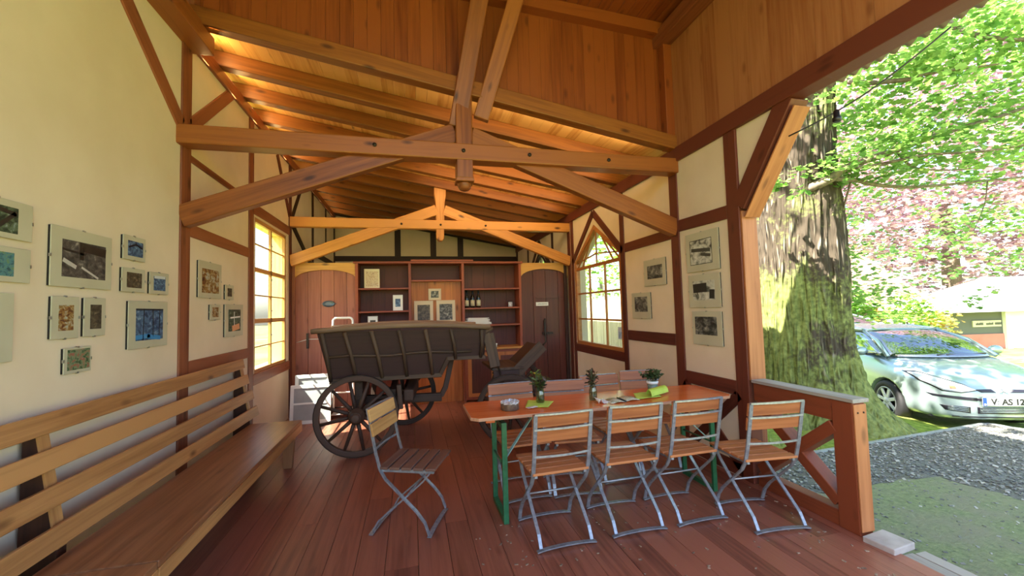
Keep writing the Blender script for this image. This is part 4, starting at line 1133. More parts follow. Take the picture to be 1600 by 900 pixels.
# crumbs on the boards
mb = MB(); rg = random.Random(6)
for i in range(150):
    x, y = rg.uniform(.4, 2.75), rg.uniform(1.7, 3.0); r_ = rg.uniform(.003, .009); a = rg.uniform(0, pi)
    mb.obox((x, y, .002), V((cos(a), sin(a), 0)), V((-sin(a), cos(a), 0)), V((0, 0, 1)), r_*1.4, r_*.7, .0018)
tag(mb.build('litter', plain('dry_leaf_crumbs', 'a98f78', rough=.9, c2='5a4030', scale=30), kind='stuff'), 'tiny dry leaf crumbs scattered on the floor boards around the chairs', 'litter')

# ================================================================== OUTSIDE
def zp(px, py, z):
    d = at(px, py, 1)-CAM; return CAM + d*((z-CH)/d.z)


def ring_poly(pts, step, jit, seed):
    rg = random.Random(seed); out = []
    for i, p in enumerate(pts):
        q = pts[(i+1) % len(pts)]; n = max(1, int((V(q)-V(p)).length/step))
        for k in range(n):
            a = V(p).lerp(V(q), k/n); out.append((a.x+rg.uniform(-jit, jit), a.y+rg.uniform(-jit, jit)))
    return out


def inside(x, y, poly):
    c = False; n = len(poly)
    for i in range(n):
        x0, y0 = poly[i]; x1, y1 = poly[i-1]
        if (y0 > y) != (y1 > y) and x < (x1-x0)*(y-y0)/(y1-y0)+x0: c = not c
    return c


def gmat(name, c1, c2, c3, s1, s2, bump):
    m, nt, b = newmat(name); L = nt.links.new; tc = N(nt, 'ShaderNodeTexCoord')
    n1 = N(nt, 'ShaderNodeTexNoise', i_Scale=s1, i_Detail=8.0, i_Roughness=.7); n2 = N(nt, 'ShaderNodeTexNoise', i_Scale=s2, i_Detail=4.0)
    L(tc.outputs['Object'], n1.inputs[0]); L(tc.outputs['Object'], n2.inputs[0])
    r = ramp(nt, [(.36, hx(c1)), (.62, hx(c2))]); L(n1.outputs[0], r.inputs[0])
    k = ramp(nt, [(.42, (0, 0, 0, 1)), (.66, (.8, .8, .8, 1))]); L(n2.outputs[0], k.inputs[0])
    L(mixc(nt, k.outputs[0], r.outputs[0], hx(c3)), b.inputs['Base Color']); b.inputs['Roughness'].default_value = .95; b.inputs['Specular IOR Level'].default_value = .15
    bp = N(nt, 'ShaderNodeBump', i_Strength=bump, i_Distance=.03); L(n1.outputs[0], bp.inputs['Height']); L(bp.outputs[0], b.inputs['Normal'])
    return m


TC = V((5.55, 4.86, 0))
def gz(x, y):
    d = sqrt((x-TC.x)**2+(y-TC.y)**2); k = max(0, 1-max(0, d-1.0)/1.3)
    k2 = max(0, 1-max(0, x-4.2)/2.2)
    return -.285+.15*max(k*k*(3-2*k), k2*k2*(3-2*k2)*(1 if y > 3 else 1))+.012*noise.noise(V((x*2, y*2, 0)))


mb = MB(); nx, ny = 70, 60; vs = []
for i in range(nx+1):
    for j in range(ny+1):
        x = 3.03+9*i/nx; y = -2+12*j/ny; vs.append((x, y, min(gz(x, y), -.135)))
fs = [(i*(ny+1)+j, (i+1)*(ny+1)+j, (i+1)*(ny+1)+j+1, i*(ny+1)+j+1) for i in range(nx) for j in range(ny)]
mb.add(vs, fs, smooth=True); mb.build('ground_lawn', gmat('lawn', '4f6a24', '84963e', '8a7c52', 14, .9, .5), kind=ST)
MB().box(-70, 80, -60, 90, -.6, -.33).build('ground', gmat('meadow', '5f7a30', '8f9d4c', '9a8f66', 3, .3, .3), kind=ST)

ZG = -.12
C2, C3, C4 = zp(1318, 697, ZG), zp(1541, 662, ZG), zp(1600, 672, ZG)
C5 = C3+(C4-C3).normalized()*6
gp = [(3.065, -2), (3.065, 3.55)] + [(p.x, p.y) for p in (C2, C3, C5)] + [(C5.x, -2)]
mb = MB(); vs = [(x, y, ZG) for x, y in gp]+[(x, y, ZG-.1) for x, y in gp]; n = len(gp)
mb.add(vs, [tuple(range(n))[::-1], tuple(range(n, 2*n))]+[(i, (i+1) % n, n+(i+1) % n, n+i) for i in range(n)])
fix_normals(mb.build('ground_gravel', gmat('gravel_bed', '62635f', '94958f', '7d7a6e', 45, 2.0, 1.0), kind=ST))
# curb
for k, (a, b, lab) in enumerate(((V((3.3, 3.62, 0)).lerp(C2, .3), C3, 'long grey curb edging the gravel in front of the tree'), (C3, C5, 'grey curb running right in front of the car bumper'))):
    a = V((a.x, a.y, ZG-.045)); b = V((b.x, b.y, ZG-.045)); d = (b-a).normalized()*(.03 if k == 0 else -.03)
    tag(MB().beam(a, b-d*(1 if k == 0 else -1.6), .055, .12).build('curb', M['curb'], bevel=.008), lab, 'curb')
# moss and stones
mp_ = [(p.x, p.y) for p in (zp(1300, 772, ZG), zp(1356, 759, ZG), zp(1462, 744, ZG), zp(1600, 784, ZG))]
mp_ = [(3.075, mp_[0][1]+.1)]+mp_[:]+[(6.2, 1.2), (6.0, -1.5), (3.075, -1.5)]
mring = ring_poly(mp_, .12, .03, 5)
mb = MB(); n = len(mring); mb.add([(x, y, ZG+.006) for x, y in mring]+[(x, y, ZG-.03) for x, y in mring], [tuple(range(n))[::-1]]+[(i, (i+1) % n, n+(i+1) % n, n+i) for i in range(n)])
o = fix_normals(mb.build('moss', gmat('moss_earth', '707a5a', '8f986f', '8b8874', 26, 3.0, .8), kind='stuff')); tag(o, 'greenish moss and trodden earth strip beside the deck', 'moss')
mb = MB(); rg = random.Random(12)
for i in range(15000):
    x = rg.uniform(3.1, 8.4); y = rg.uniform(-.5, 4.2)
    if not inside(x, y, gp): continue
    if inside(x, y, mp_) and rg.random() < .80: continue
    r_ = rg.uniform(.004, .011)*(.7 if inside(x, y, mp_) else 1); a = rg.uniform(0, pi); az = V((rg.uniform(-.4, .4), rg.uniform(-.4, .4), 1)).normalized(); ax = az.cross(V((cos(a), sin(a), 0))).normalized()
    mb.obox((x, y, ZG+.008+r_*.1), ax, az.cross(ax), az, r_*rg.uniform(.8, 2), r_, r_*.4)
m, nt, b = newmat('gravel_chip'); at_ = N(nt, 'ShaderNodeAttribute', attribute_name='tone'); r_ = ramp(nt, [(0, hx('5a5b58')), (.8, hx('8f908b')), (1, hx('b4b2a8'))]); nt.links.new(at_.outputs['Fac'], r_.inputs[0]); nt.links.new(r_.outputs[0], b.inputs['Base Color']); b.inputs['Roughness'].default_value = .9
tag(mb.build('gravel', m, kind='stuff'), 'dark grey gravel and wood chips spread between deck and curb', 'gravel')
# grass blades at the curb, the trunk and the car
mb = MB(); rg = random.Random(31)
for i in range(9000):
    x = rg.uniform(3.6, 10.5); y = rg.uniform(2.2, 6.8)
    if inside(x, y, gp) or (V((x, y, 0))-TC).length < 1.5 or (4.7 < x < 5.3 and y > 6.3) or abs((V((x, y, 0))-V((7.718+.50, 4.43+1.14, 0))).dot(V((-.403, -.915, 0)))) < 2.05 and abs((V((x, y, 0))-V((7.718, 4.43, 0))).dot(V((.915, -.403, 0)))) < .86: continue
    h = rg.uniform(.03, .10)*(1.6 if rg.random() < .08 else 1); a = rg.uniform(0, 2*pi); w_ = .006; z = min(gz(x, y), -.135)
    d = V((cos(a), sin(a), 0)); s = V((-sin(a), cos(a), 0)); p = V((x, y, z)); ln = rg.uniform(.2, .8)*h
    mb.add([p-s*w_, p+s*w_, p+d*ln*.4+V((0, 0, h*.65))+s*w_*.7, p+d*ln+V((0, 0, h)), p+d*ln*.4+V((0, 0, h*.65))-s*w_*.7], [(0, 1, 2, 4), (4, 2, 3)])
tag(mb.build('grass', leafmat('grass_blades', '5a7a26', 'b2b95a', .4), kind='stuff'), 'sunny grass growing between the curb, the trunk and the car', 'grass')

# ---- the big oak
def barkmat():
    m, nt, b = newmat('mossy_oak_bark'); L = nt.links.new; tc = N(nt, 'ShaderNodeTexCoord')
    mp = N(nt, 'ShaderNodeMapping'); mp.inputs['Scale'].default_value = (11, 11, 2.0); L(tc.outputs['Object'], mp.inputs[0])
    vo = N(nt, 'ShaderNodeTexNoise', noise_type='RIDGED_MULTIFRACTAL', i_Scale=1.5, i_Detail=4.0); n0 = N(nt, 'ShaderNodeTexNoise', i_Scale=1.2, i_Detail=4.0); L(mp.outputs[0], n0.inputs[0])
    vm = N(nt, 'ShaderNodeVectorMath', operation='MULTIPLY_ADD'); L(n0.outputs['Color'], vm.inputs[0]); vm.inputs[1].default_value = (1.4, 1.4, 1.4); L(mp.outputs[0], vm.inputs[2]); L(mp.outputs[0], vo.inputs['Vector'])
    n1 = N(nt, 'ShaderNodeTexNoise', i_Scale=1.1, i_Detail=5.0); n2 = N(nt, 'ShaderNodeTexNoise', i_Scale=18.0, i_Detail=6.0); L(tc.outputs['Object'], n1.inputs[0]); L(tc.outputs['Object'], n2.inputs[0])
    c = ramp(nt, [(.15, hx('453d33')), (.42, hx('8a7f70')), (.75, hx('b2a797'))]); L(vo.outputs[0], c.inputs[0])
    g = ramp(nt, [(.3, hx('566230')), (.7, hx('8a9454'))]); L(n2.outputs[0], g.inputs[0])
    # moss grows low down and on the shady side
    sx = N(nt, 'ShaderNodeSeparateXYZ'); L(tc.outputs['Object'], sx.inputs[0])
    h = N(nt, 'ShaderNodeMapRange'); h.inputs[1].default_value = .3; h.inputs[2].default_value = 3.6; h.inputs[3].default_value = .44; h.inputs[4].default_value = .10; L(sx.outputs['Z'], h.inputs[0])
    ad = N(nt, 'ShaderNodeMath', operation='ADD'); L(n1.outputs[0], ad.inputs[0]); L(h.outputs[0], ad.inputs[1])
    x2 = N(nt, 'ShaderNodeMath', operation='MULTIPLY_ADD'); L(n2.outputs[0], x2.inputs[0]); x2.inputs[1].default_value = .35; L(ad.outputs[0], x2.inputs[2])
    k = ramp(nt, [(.86, (0, 0, 0, 1)), (1.0, (.85, .85, .85, 1))]); L(x2.outputs[0], k.inputs[0])
    L(mixc(nt, k.outputs[0], c.outputs[0], g.outputs[0]), b.inputs['Base Color']); b.inputs['Roughness'].default_value = .9; b.inputs['Specular IOR Level'].default_value = .2
    bp = N(nt, 'ShaderNodeBump', i_Strength=1.0, i_Distance=.10); L(vo.outputs[0], bp.inputs['Height']); L(bp.outputs[0], b.inputs['Normal'])
    return m


BARK = barkmat(); TWIG = plain('oak_twig', '5c5044', rough=.8, c2='7c7060', scale=20)
tree = thing('oak_tree', 'big mossy oak tree standing right beside the porch', 'tree', (TC.x, TC.y, -.25))
na, nz = 260, 200; vs = []; fd = V((.66, -.75, 0)); lv = V((-.66, .75, 0))
for i in range(nz+1):
    z = -.4+7.4*(i/nz)**1.15
    for j in range(na):
        a = 2*pi*j/na; d = V((cos(a), sin(a), 0)); f = max(0, d.dot(fd)); g = max(0, d.dot(lv))
        R = .525-.012*max(0, z-1)+.06*math.exp(-max(0, z)/1.1)
        R += .34*f**2*math.exp(-(z+.15)/.26) + .09*f*math.exp(-max(z, 0)/1.2) + .12*(.5+.5*cos(5*a+1))*math.exp(-(z+.2)/.4) + .10*math.exp(-(z+.1)/.35)
        q = V((cos(a)*6.5, sin(a)*6.5, z*1.1)); n_ = noise.noise(q); n2 = noise.noise(q*2.3+V((3, 1, 7)))
        R += .11*(.30-abs(n_))+.05*(.3-abs(n2))+.07*noise.noise(V((cos(a)*1.4, sin(a)*1.4, z*.6)))
        vs.append((TC.x+d.x*R+.012*z, TC.y+d.y*R, z))
fs = [(i*na+j, i*na+(j+1) % na, (i+1)*na+(j+1) % na, (i+1)*na+j) for i in range(nz) for j in range(na)]
W(MB().add(vs, fs, smooth=True).build('trunk', BARK, tree), tree)


def limb(pts, r0, r1, mat=TWIG, n=8, name='branch'):
    pts = [V(p) for p in pts]; fine = []
    for i in range(len(pts)-1):
        for k in range(4):
            t_ = k/4; p0 = pts[max(i-1, 0)]; p1 = pts[i]; p2 = pts[i+1]; p3 = pts[min(i+2, len(pts)-1)]
            fine.append(.5*((2*p1)+(p2-p0)*t_+(2*p0-5*p1+4*p2-p3)*t_*t_+(3*p1-p0-3*p2+p3)*t_**3))
    fine.append(pts[-1]); m_ = len(fine)
    return W(MB().tube(fine, 1.0, n, scales=[r0+(r1-r0)*i/(m_-1) for i in range(m_)]).build(name, mat, tree), tree), fine


PATHS = []
def lb(pp, r0, r1, mat=TWIG):
    o, f = limb([at(*p) for p in pp], r0, r1, mat); PATHS.append(f); return o
lb([(1225, 315, 6.0), (1262, 296, 5.7), (1298, 279, 5.55), (1322, 262, 5.5), (1396, 236, 5.4), (1474, 208, 5.3), (1564, 181, 5.2), (1680, 140, 5.1)], .075, .014)
lb([(1300, 279, 5.55), (1340, 282, 5.6), (1371, 289, 5.7), (1435, 292, 5.9), (1552, 281, 6.2), (1690, 268, 6.4)], .038, .010)
lb([(1318, 263, 5.5), (1370, 258, 5.3), (1440, 243, 5.1), (1540, 236, 4.9), (1640, 220, 4.8)], .026, .007)
lb([(1400, 235, 5.4), (1430, 262, 5.6), (1500, 265, 5.9), (1580, 255, 6.1)], .018, .006)
lb([(1270, 100, 6.3), (1330, 128, 5.6), (1420, 124, 5.2), (1445, 116, 5.1), (1560, 100, 4.9)], .045, .010)
lb([(1270, -20, 6.3), (1420, -10, 5.4), (1500, 47, 5.0), (1600, 62, 4.7), (1700, 50, 4.6)], .055, .012)
lb([(1543, 283, 6.2), (1538, 320, 6.3), (1522, 360, 6.4)], .010, .004)
lb([(1330, 280, 5.6), (1312, 360, 5.9), (1318, 440, 6.2), (1350, 470, 6.4)], .014, .004)
W_ = []


def spray(mb, c, R, n, size, flat=.35, tilt=.5, rg=random):
    c = V(c)
    for i in range(n):
        while True:
            p = V((rg.uniform(-1, 1), rg.uniform(-1, 1), rg.uniform(-1, 1)))
            if p.length < 1: break
        p = c+V((p.x*R, p.y*R, p.z*R*flat)); a = rg.uniform(0, 2*pi)
        d = V((cos(a), sin(a), rg.uniform(-.6, .25))); nn_ = V((rg.uniform(-tilt, tilt), rg.uniform(-tilt, tilt), 1))
        mb.leaf(p, d, nn_, size*rg.uniform(.7, 1.25), size*rg.uniform(.75, 1.1), tone=rg.random())


LEAF = leafmat('oak_leaf', '5c8c3a', 'a6c86a', .6)
mb = MB(); rg = random.Random(77)
for f in PATHS:
    for k, p in enumerate(f):
        if k > 5:
            for q in range(3): spray(mb, p+V((rg.uniform(-.35, .35), rg.uniform(-.35, .35), rg.uniform(.0, .30))), .30, 16, .085, .4, .6, rg)
for (x0, x1, y0, y1, d0, d1, cnt, nn_) in ((1290, 1720, -60, 130, 4.6, 7.5, 120, 30), (1300, 1700, 120, 250, 5.2, 7.5, 50, 28), (1300, 1400, 150, 260, 5.6, 6.6, 16, 22),
                                          (1310, 1490, 300, 450, 7.0, 9.5, 22, 20), (1480, 1640, 320, 430, 7.5, 10, 26, 26), (1335, 1400, 440, 500, 5.6, 6.2, 6, 12)):
    for i in range(cnt): spray(mb, at(rg.uniform(x0, x1), rg.uniform(y0, y1), rg.uniform(d0, d1)), rg.uniform(.25, .5), nn_, .098, .4, .8, rg)
# spray hanging in front of the white barn roof, and sprays left of the trunk
for i in range(5): spray(mb, at(rg.uniform(1510, 1555), rg.uniform(450, 480), 6.6), .16, 9, .10, .5, .6, rg)
for i in range(5): spray(mb, at(rg.uniform(1200, 1250), rg.uniform(265, 300), 5.2), .14, 9, .11, .5, .6, rg)
# the crown overhead, out of the frame, that dapples trunk and car
for i in range(120):
    a = rg.uniform(0, 2*pi); q = 5.2*sqrt(rg.random()); spray(mb, (TC.x+q*cos(a)+.8, TC.y+q*sin(a), rg.uniform(6.2, 9.5)), .75, 26, .17, .4, .7, rg)
for i in range(16): spray(mb, (2.6+rg.uniform(-1.3, 1.3), 2.0+rg.uniform(-1.3, 1.0), rg.uniform(7.0, 8.2)), .75, 26, .17, .4, .7, rg)  # unseen extra sprays above the porch roof, added to shade the gravel
o = mb.build('foliage', LEAF, tree); W(o, tree); o['kind'] = 'stuff'

# ---- background trees and shrubs
def bush(name, label, cat, c, rad, n, size, lm, seed, trunk=None, gap=.0, group=None):
    rg = random.Random(seed); c = V(c); base = V((c.x, c.y, -.33)); r = thing(name, label, cat, base, 0, group); mb = MB()
    for i in range(n):
        while True:
            p = V((rg.uniform(-1, 1), rg.uniform(-1, 1), rg.uniform(-1, 1)))
            if gap < p.length < 1: break
        p = V((c.x+p.x*rad[0], c.y+p.y*rad[1], c.z+p.z*rad[2]))
        if p.z < -.2: continue
        spray(mb, p, size*2.6, 11, size, .6, .8, rg)
    W(mb.build('foliage', lm, r, kind='stuff'), r)
    tr, h = trunk or (.04, c.z)
    W(MB().tube([(base.x, base.y, -.35), (base.x+.05, base.y, (h-.3)*.5), (base.x, base.y+.05, h)], 1.0, 9, scales=[tr, tr*.8, tr*.5]).build('trunk', TWIG, r), r)
    return r


BEECH = leafmat('copper_beech_leaf', '8a6476', 'ecd0d8', .35)
GREEN = leafmat('green_leaf', '3f7426', '84b040', .5); PALE = leafmat('pale_green_leaf', '6d9a3a', 'b4cf62', .5)
bush('copper_beech', 'purple-pink copper beech tree in the background above the car', 'tree', at(1470, 240, 27), (9.5, 7, 10), 1500, .38, BEECH, 2, (.55, 8), .35)
bush('background_tree', 'bright green tree far behind the oak at the top right', 'tree', at(1900, 20, 17), (4.5, 4.5, 5.5), 480, .34, PALE, 3, (.4, 7), .3)
bush('background_tree', 'green tree behind the tiled house at the trunk\'s right side', 'tree', at(1310, 330, 46), (8, 5, 10), 520, .45, GREEN, 4, (.35, 5), .3)
bush('garden_shrub', 'bright green shrub behind the car roof beside the porch post', 'shrub', at(1420, 503, 12.2), (.75, .7, .8), 90, .13, PALE, 5)
bush('garden_shrub', 'green shrub growing between the trunk and the car roof', 'shrub', at(1338, 482, 14.2), (.62, .6, .8), 90, .13, GREEN, 6)
bush('garden_shrub', 'yellow-green shrub with reddish tips at the grey barn corner', 'shrub', at(1466, 517, 13.0), (.5, .5, .7), 50, .13, leafmat('golden_leaf', '9a7a3a', 'b9c24a', .5), 7)
bush('garden_tree', 'leafy tree seen through the pointed window above the fence', 'tree', (6.6, 13.4, 3.3), (2.4, 3.2, 2.4), 200, .19, PALE, 8, (.12, 2.6))
bush('garden_hedge', 'bright garden bush outside the tall left window', 'bush', (-6.2, 9.2, 1.4), (2.2, 3.2, 2.0), 220, .17, PALE, 9, None, .3)

# fence behind the pointed window
r = thing('picket_fence', 'pale weathered stick fence seen through the pointed window', 'fence', (5.0, 9.6, -.33)); mb = MB(); rg = random.Random(8)
y = -3.0
while y < 3.2:
    mb.box(-.012, .012, y, y+.055, 0, 2.12+rg.uniform(-.08, .08), along=2); y += .07
mb.build('slats', wood('pale_fence_sticks', 'a8987e', 'd8ccb0', rough=.8, knots=0, tonev=.6), r)
for z in (.5, 1.7): MB().box(.013, .05, -3.05, 3.25, z, z+.08).build('rail', M['silver_board'], r)
for y in (-2.9, 0, 3.1): MB().box(.05, .14, y-.04, y+.04, 0, 2.0, along=2).build('post', M['silver_board'], r)

# ---- white-roofed barn
def frame_from(A, B):
    u = V((B.x-A.x, B.y-A.y, 0)).normalized(); n_ = V((-u.y, u.x, 0))
    return u, n_


A, B = at(1470, 489, 14.2), at(1790, 489, 14.7); u, nv = frame_from(A, B); A0 = V((A.x, A.y, 0)); ze = A.z
if nv.dot(FW) < 0: nv = -nv
L_ = (V((B.x, B.y, 0))-A0).length
r = thing('barn', 'barn with a bright white roof, dark grey boarding and pink plinth', 'building', (A.x, A.y, -.33))
f3 = lambda a, b, z: A0+u*a+nv*b+V((0, 0, z))
ROOF = plain('pale_sheet_roof', 'c4cccf', rough=.5, c2='b6c0c3', scale=2)
def pb(o): return W(fix_normals(o), r)
def proj_x(p):
    d = p-CAM; return 800+FPX*d.dot(RT)/d.dot(FW)


aR = 0
while proj_x(f3(aR, 2.4, ze+1.3)) < 1538: aR += .05
mb = MB(); t_ = V((0, 0, .1)); q = [f3(0, -.3, ze), f3(L_, -.3, ze), f3(L_, 2.4, ze+1.22), f3(aR, 2.4, ze+1.22), f3(aR*.6, 5.2, ze)]
mb.add(q+[p+t_ for p in q], [(0, 1, 2, 3), (5, 6, 7, 8), (0, 3, 4), (5, 8, 9), (0, 1, 6, 5), (1, 2, 7, 6), (0, 5, 9, 4)])
pb(mb.build('roof', ROOF, r))
pb(MB().prism([(2.4, ze+1.22), (5.2, ze), (5.2, ze+.1), (2.4, ze+1.32)], lambda b, z, a: f3(a, b, z), aR, L_).build('roof', ROOF, r))
zm = (at(1530, 523, 14.3)).z
pb(MB().prism([(.3, zm), (2.75, zm), (2.75, ze+.05), (.3, ze+.05)], lambda a, z, b: f3(a, b, z), .25, 1.2).build('board_wall', plain('grey_boarding', '565854', rough=.8), r))
pb(MB().prism([(.3, -.33), (2.75, -.33), (2.75, zm), (.3, zm)], lambda a, z, b: f3(a, b, z), .22, 1.2).build('plinth_wall', plain('pink_plinth', 'a8706a', rough=.85, c2='a0665f', scale=2), r))
pb(MB().prism([(2.75, -.33), (L_-.2, -.33), (L_-.2, ze+.05), (2.75, ze+.05)], lambda a, z, b: f3(a, b, z), .24, 4.6).build('white_wall', plain('white_render', 'e6e6e0', rough=.8), r))
pb(MB().prism([(2.62, -.33), (2.82, -.33), (2.82, ze), (2.62, ze)], lambda a, z, b: f3(a, b, z), .14, .26).build('corner_post', M['white'], r))
q = at(1566, 446, 15.3); k = (V((q.x, q.y, 0))-A0); a_ = k.dot(u)
pb(MB().prism([(1.0, ze+.70), (1.5, ze+.92), (1.5, ze+1.0), (1.0, ze+.78)], lambda b, z, a: f3(a, b, z), a_-.16, a_+.16).build('skylight', plain('skylight_frame', '8a7484', rough=.4), r))
s0 = at(1527, 503, 14.35); s1 = at(1573, 506, 14.4); a0 = (V((s0.x, s0.y, 0))-A0).dot(u); a1 = (V((s1.x, s1.y, 0))-A0).dot(u)
sg = pb(MB().prism([(a0, s1.z-.09), (a1, s1.z-.09), (a1, s0.z+.03), (a0, s0.z+.03)], lambda a, z, b: f3(a, b, z), .21, .245).build('sign_board', plain('sign_cream', 'b9b79c', rough=.6), r))
mb = MB(); a = a0+.05; rg = random.Random(2)
while a < a1-.05:
    w_ = rg.uniform(.02, .05); zc = (s0.z+s1.z)/2-.03
    if rg.random() < .86: mb.prism([(a, zc-.045), (a+w_, zc-.045), (a+w_, zc+rg.choice([.02, .045])), (a, zc+.02)], lambda a, z, b: f3(a, b, z), .200, .209)
    a += w_+.014
o = mb.build('worn_lettering', plain('worn_sign_paint', '55564c', rough=.7), sg); W(fix_normals(o), r)

# ---- tiled house behind the car
A, B = at(1330, 484, 20.0), at(1456, 475, 21.6); u, nv = frame_from(A, B); A0 = V((A.x, A.y, 0)); ze = B.z
if nv.dot(FW) < 0: nv = -nv
L_ = (V((B.x, B.y, 0))-A0).length
r = thing('tiled_house', 'house with a pale pinkish tiled roof and timber porch behind the car', 'building', (A.x, A.y, -.33))
f3 = lambda a, b, z: A0+u*a+nv*b+V((0, 0, z))
TILE = plain('pale_roof_tile', '7a605a', rough=.8, c2='5f4944', scale=6, bump=.6)
pb(MB().prism([(-.2, ze), (4.6, ze+4.2), (4.6, ze+4.3), (-.2, ze+.1)], lambda b, z, a: f3(a, b, z), -3, L_).build('roof', TILE, r))
pb(MB().prism([(1.4, -.33), (6, -.33), (6, ze+1.2), (1.4, ze+1.2)], lambda b, z, a: f3(a, b, z), -2.8, L_-.2).build('wall', plain('shaded_render', '9a8f80', rough=.85), r))  # house wall in one even beige-grey
pb(MB().tube([f3(-3, -.28, ze), f3(L_+.05, -.28, ze)], .07, 10).build('gutter', plain('zinc_gutter', '9a9a96', rough=.4, metal=.4), r))
for a_ in (.3*L_, .52*L_): pb(MB().prism([(a_, -.33), (a_+.18, -.33), (a_+.18, ze), (a_, ze)], lambda a, z, b: f3(a, b, z), .0, .18, along=1).build('porch_post', M['arch'], r))

# ---- the parked car
CX, CY, CA, CZ, CS = 7.718, 4.43, -1.986, -.275, .98
car = thing('car', 'silver compact car parked behind the oak trunk, number plate on its bumper', 'car', (CX, CY, CZ), CA); car.scale = (CS,)*3
PAINT = plain('silver_paint', 'a4b6b6', rough=.24, metal=.6, spec=.6)
DGLASS = glass('car_glass', '8fa9b4', .34); RUB = plain('tyre_rubber', '1a1a1c', rough=.7); DPL = plain('dark_grille_plastic', '1d1c26', rough=.4)
SEC = [(.83, .36, .27, .43, .56, .34, .585), (.80, .54, .23, .45, .62, .50, .645), (.73, .67, .20, .48, .69, .62, .725), (.60, .765, .18, .50, .75, .68, .80), (.36, .825, .18, .52, .82, .71, .885),
       (.06, .845, .18, .55, .885, .73, .955), (-.20, .848, .18, .56, .93, .745, 1.0), (-.6, .85, .18, .56, .955, .77, .985), (-1.5, .85, .18, .56, .975, .775, .99), (-2.4, .845, .18, .56, .99, .765, 1.0), (-2.88, .80, .22, .56, .99, .72, 1.0), (-3.03, .66, .28, .55, .9, .58, .93)]
vs, fs = [], []
for (x, Wd, zb, zw, zs, Ws, zt) in SEC:
    half = [(0, zb), (.6*Wd, zb), (.95*Wd, zb+.03), (Wd*.995, zb+.15), (Wd, zw), (Wd*.985, (zw+zs)/2), (Ws+(Wd-Ws)*.35, zs), (Ws*.86, zs+.62*(zt-zs)), (Ws*.5, zt-.008), (0, zt)]
    ringp = half + [(-y, z) for y, z in half[-2:0:-1]]
    vs += [(x, y, z) for y, z in ringp]
m_ = 18
for i in range(len(SEC)-1):
    for j in range(m_): fs.append((i*m_+j, i*m_+(j+1) % m_, (i+1)*m_+(j+1) % m_, (i+1)*m_+j))
fs.append(tuple(range(m_))); fs.append(tuple((len(SEC)-1)*m_+j for j in range(m_))[::-1])
body = MB().add(vs, fs, smooth=True).build('body', PAINT, car); fix_normals(body)
sb = body.modifiers.new('s', 'SUBSURF'); sb.levels = 3; sb.render_levels = 3
cut = MB()
for x in (0, -2.5):
    for s in (-1, 1): cut.lathe([(0, .0), (.345, .0), (.345, .4), (0, .4)], (x, s*.60 if s > 0 else -.60, .30), 40, ax=(0, s, 0))
cut = fix_normals(cut.build('cutter', DPL)); cut.parent = car
bo = body.modifiers.new('b', 'BOOLEAN'); bo.object = cut; bo.operation = 'DIFFERENCE'; bo.solver = 'EXACT'
bpy.context.view_layer.update(); dg = bpy.context.evaluated_depsgraph_get()
me = bpy.data.meshes.new_from_object(body.evaluated_get(dg)); body.modifiers.clear(); body.data = me
bpy.data.objects.remove(cut)
for p in me.polygons: p.use_smooth = True
bm = bmesh.new(); bm.from_mesh(me); BV = BVHTree.FromBMesh(bm); bm.free()


def decal(name, poly, mat, par=None, off=.004, d=(-1, 0, 0), cuts=5, org=1.6):
    """polygon given in (y,z), laid onto the bodywork from the front"""
    bm = bmesh.new(); d = V(d).normalized(); c = V((0, sum(p[0] for p in poly)/len(poly), sum(p[1] for p in poly)/len(poly)))
    f = bm.faces.new([bm.verts.new((0, y, z)) for y, z in poly]); bmesh.ops.triangulate(bm, faces=[f])
    bmesh.ops.subdivide_edges(bm, edges=bm.edges[:], cuts=cuts, use_grid_fill=True)
    for v in bm.verts:
        o = V((.6, v.co.y, v.co.z))-d*org; h, n_, i_, dd = BV.ray_cast(o, d)
        v.co = h - d*off if h else V((.5, v.co.y, v.co.z))
    bmesh.ops.recalc_face_normals(bm, faces=bm.faces[:])
    me = bpy.data.meshes.new(name); bm.to_mesh(me); bm.free(); me.materials.append(mat)
    for p in me.polygons: p.use_smooth = True
    o = bpy.data.objects.new(name, me); COL.objects.link(o); o.parent = par or car
    s = o.modifiers.new('t', 'SOLIDIFY'); s.thickness = .006; s.offset = 0
    return o


HL = plain('headlight_glass', 'eef2f2', rough=.06, spec=.9, c2='98a2aa', scale=9)
for s in (-1, 1):
    decal('headlight_gap', [(s*.28, .605), (s*.46, .575), (s*.63, .588), (s*.748, .695), (s*.768, .795), (s*.70, .812), (s*.55, .745), (s*.39, .685)], DPL, off=.003)
    hl = decal('headlight', [(s*.29, .615), (s*.46, .585), (s*.62, .60), (s*.735, .70), (s*.755, .785), (s*.70, .80), (s*.56, .735), (s*.40, .675)], HL, off=.006)
    decal('turn_signal', [(s*.50, .63), (s*.56, .63), (s*.56, .67), (s*.50, .665)], plain('orange_lens', 'd8764a', rough=.2), hl, off=.011, cuts=2)
    decal('upper_grille', [(s*.075, .585), (s*.24, .585), (s*.30, .622), (s*.12, .628)], DPL, off=.004)
    decal('bumper_strip', [(s*.30, .475), (s*.70, .515), (s*.74, .55), (s*.30, .515)], DPL, off=.005)
    fg = decal('fog_slot', [(s*.38, .315), (s*.62, .345), (s*.66, .41), (s*.38, .395)], DPL, off=.004)
    for k in range(3): decal('fog_slat', [(s*.40, .335+.02*k), (s*.60, .352+.02*k), (s*.60, .358+.02*k), (s*.40, .341+.02*k)], PAINT, fg, off=.010, cuts=2)
lg = decal('lower_grille', [(-.30, .31), (.30, .31), (.30, .40), (-.30, .40)], DPL, off=.004)
for k in range(4): decal('grille_slat', [(-.28, .327+.02*k), (.28, .327+.02*k), (.28, .333+.02*k), (-.28, .333+.02*k)], PAINT, lg, off=.010, cuts=2)
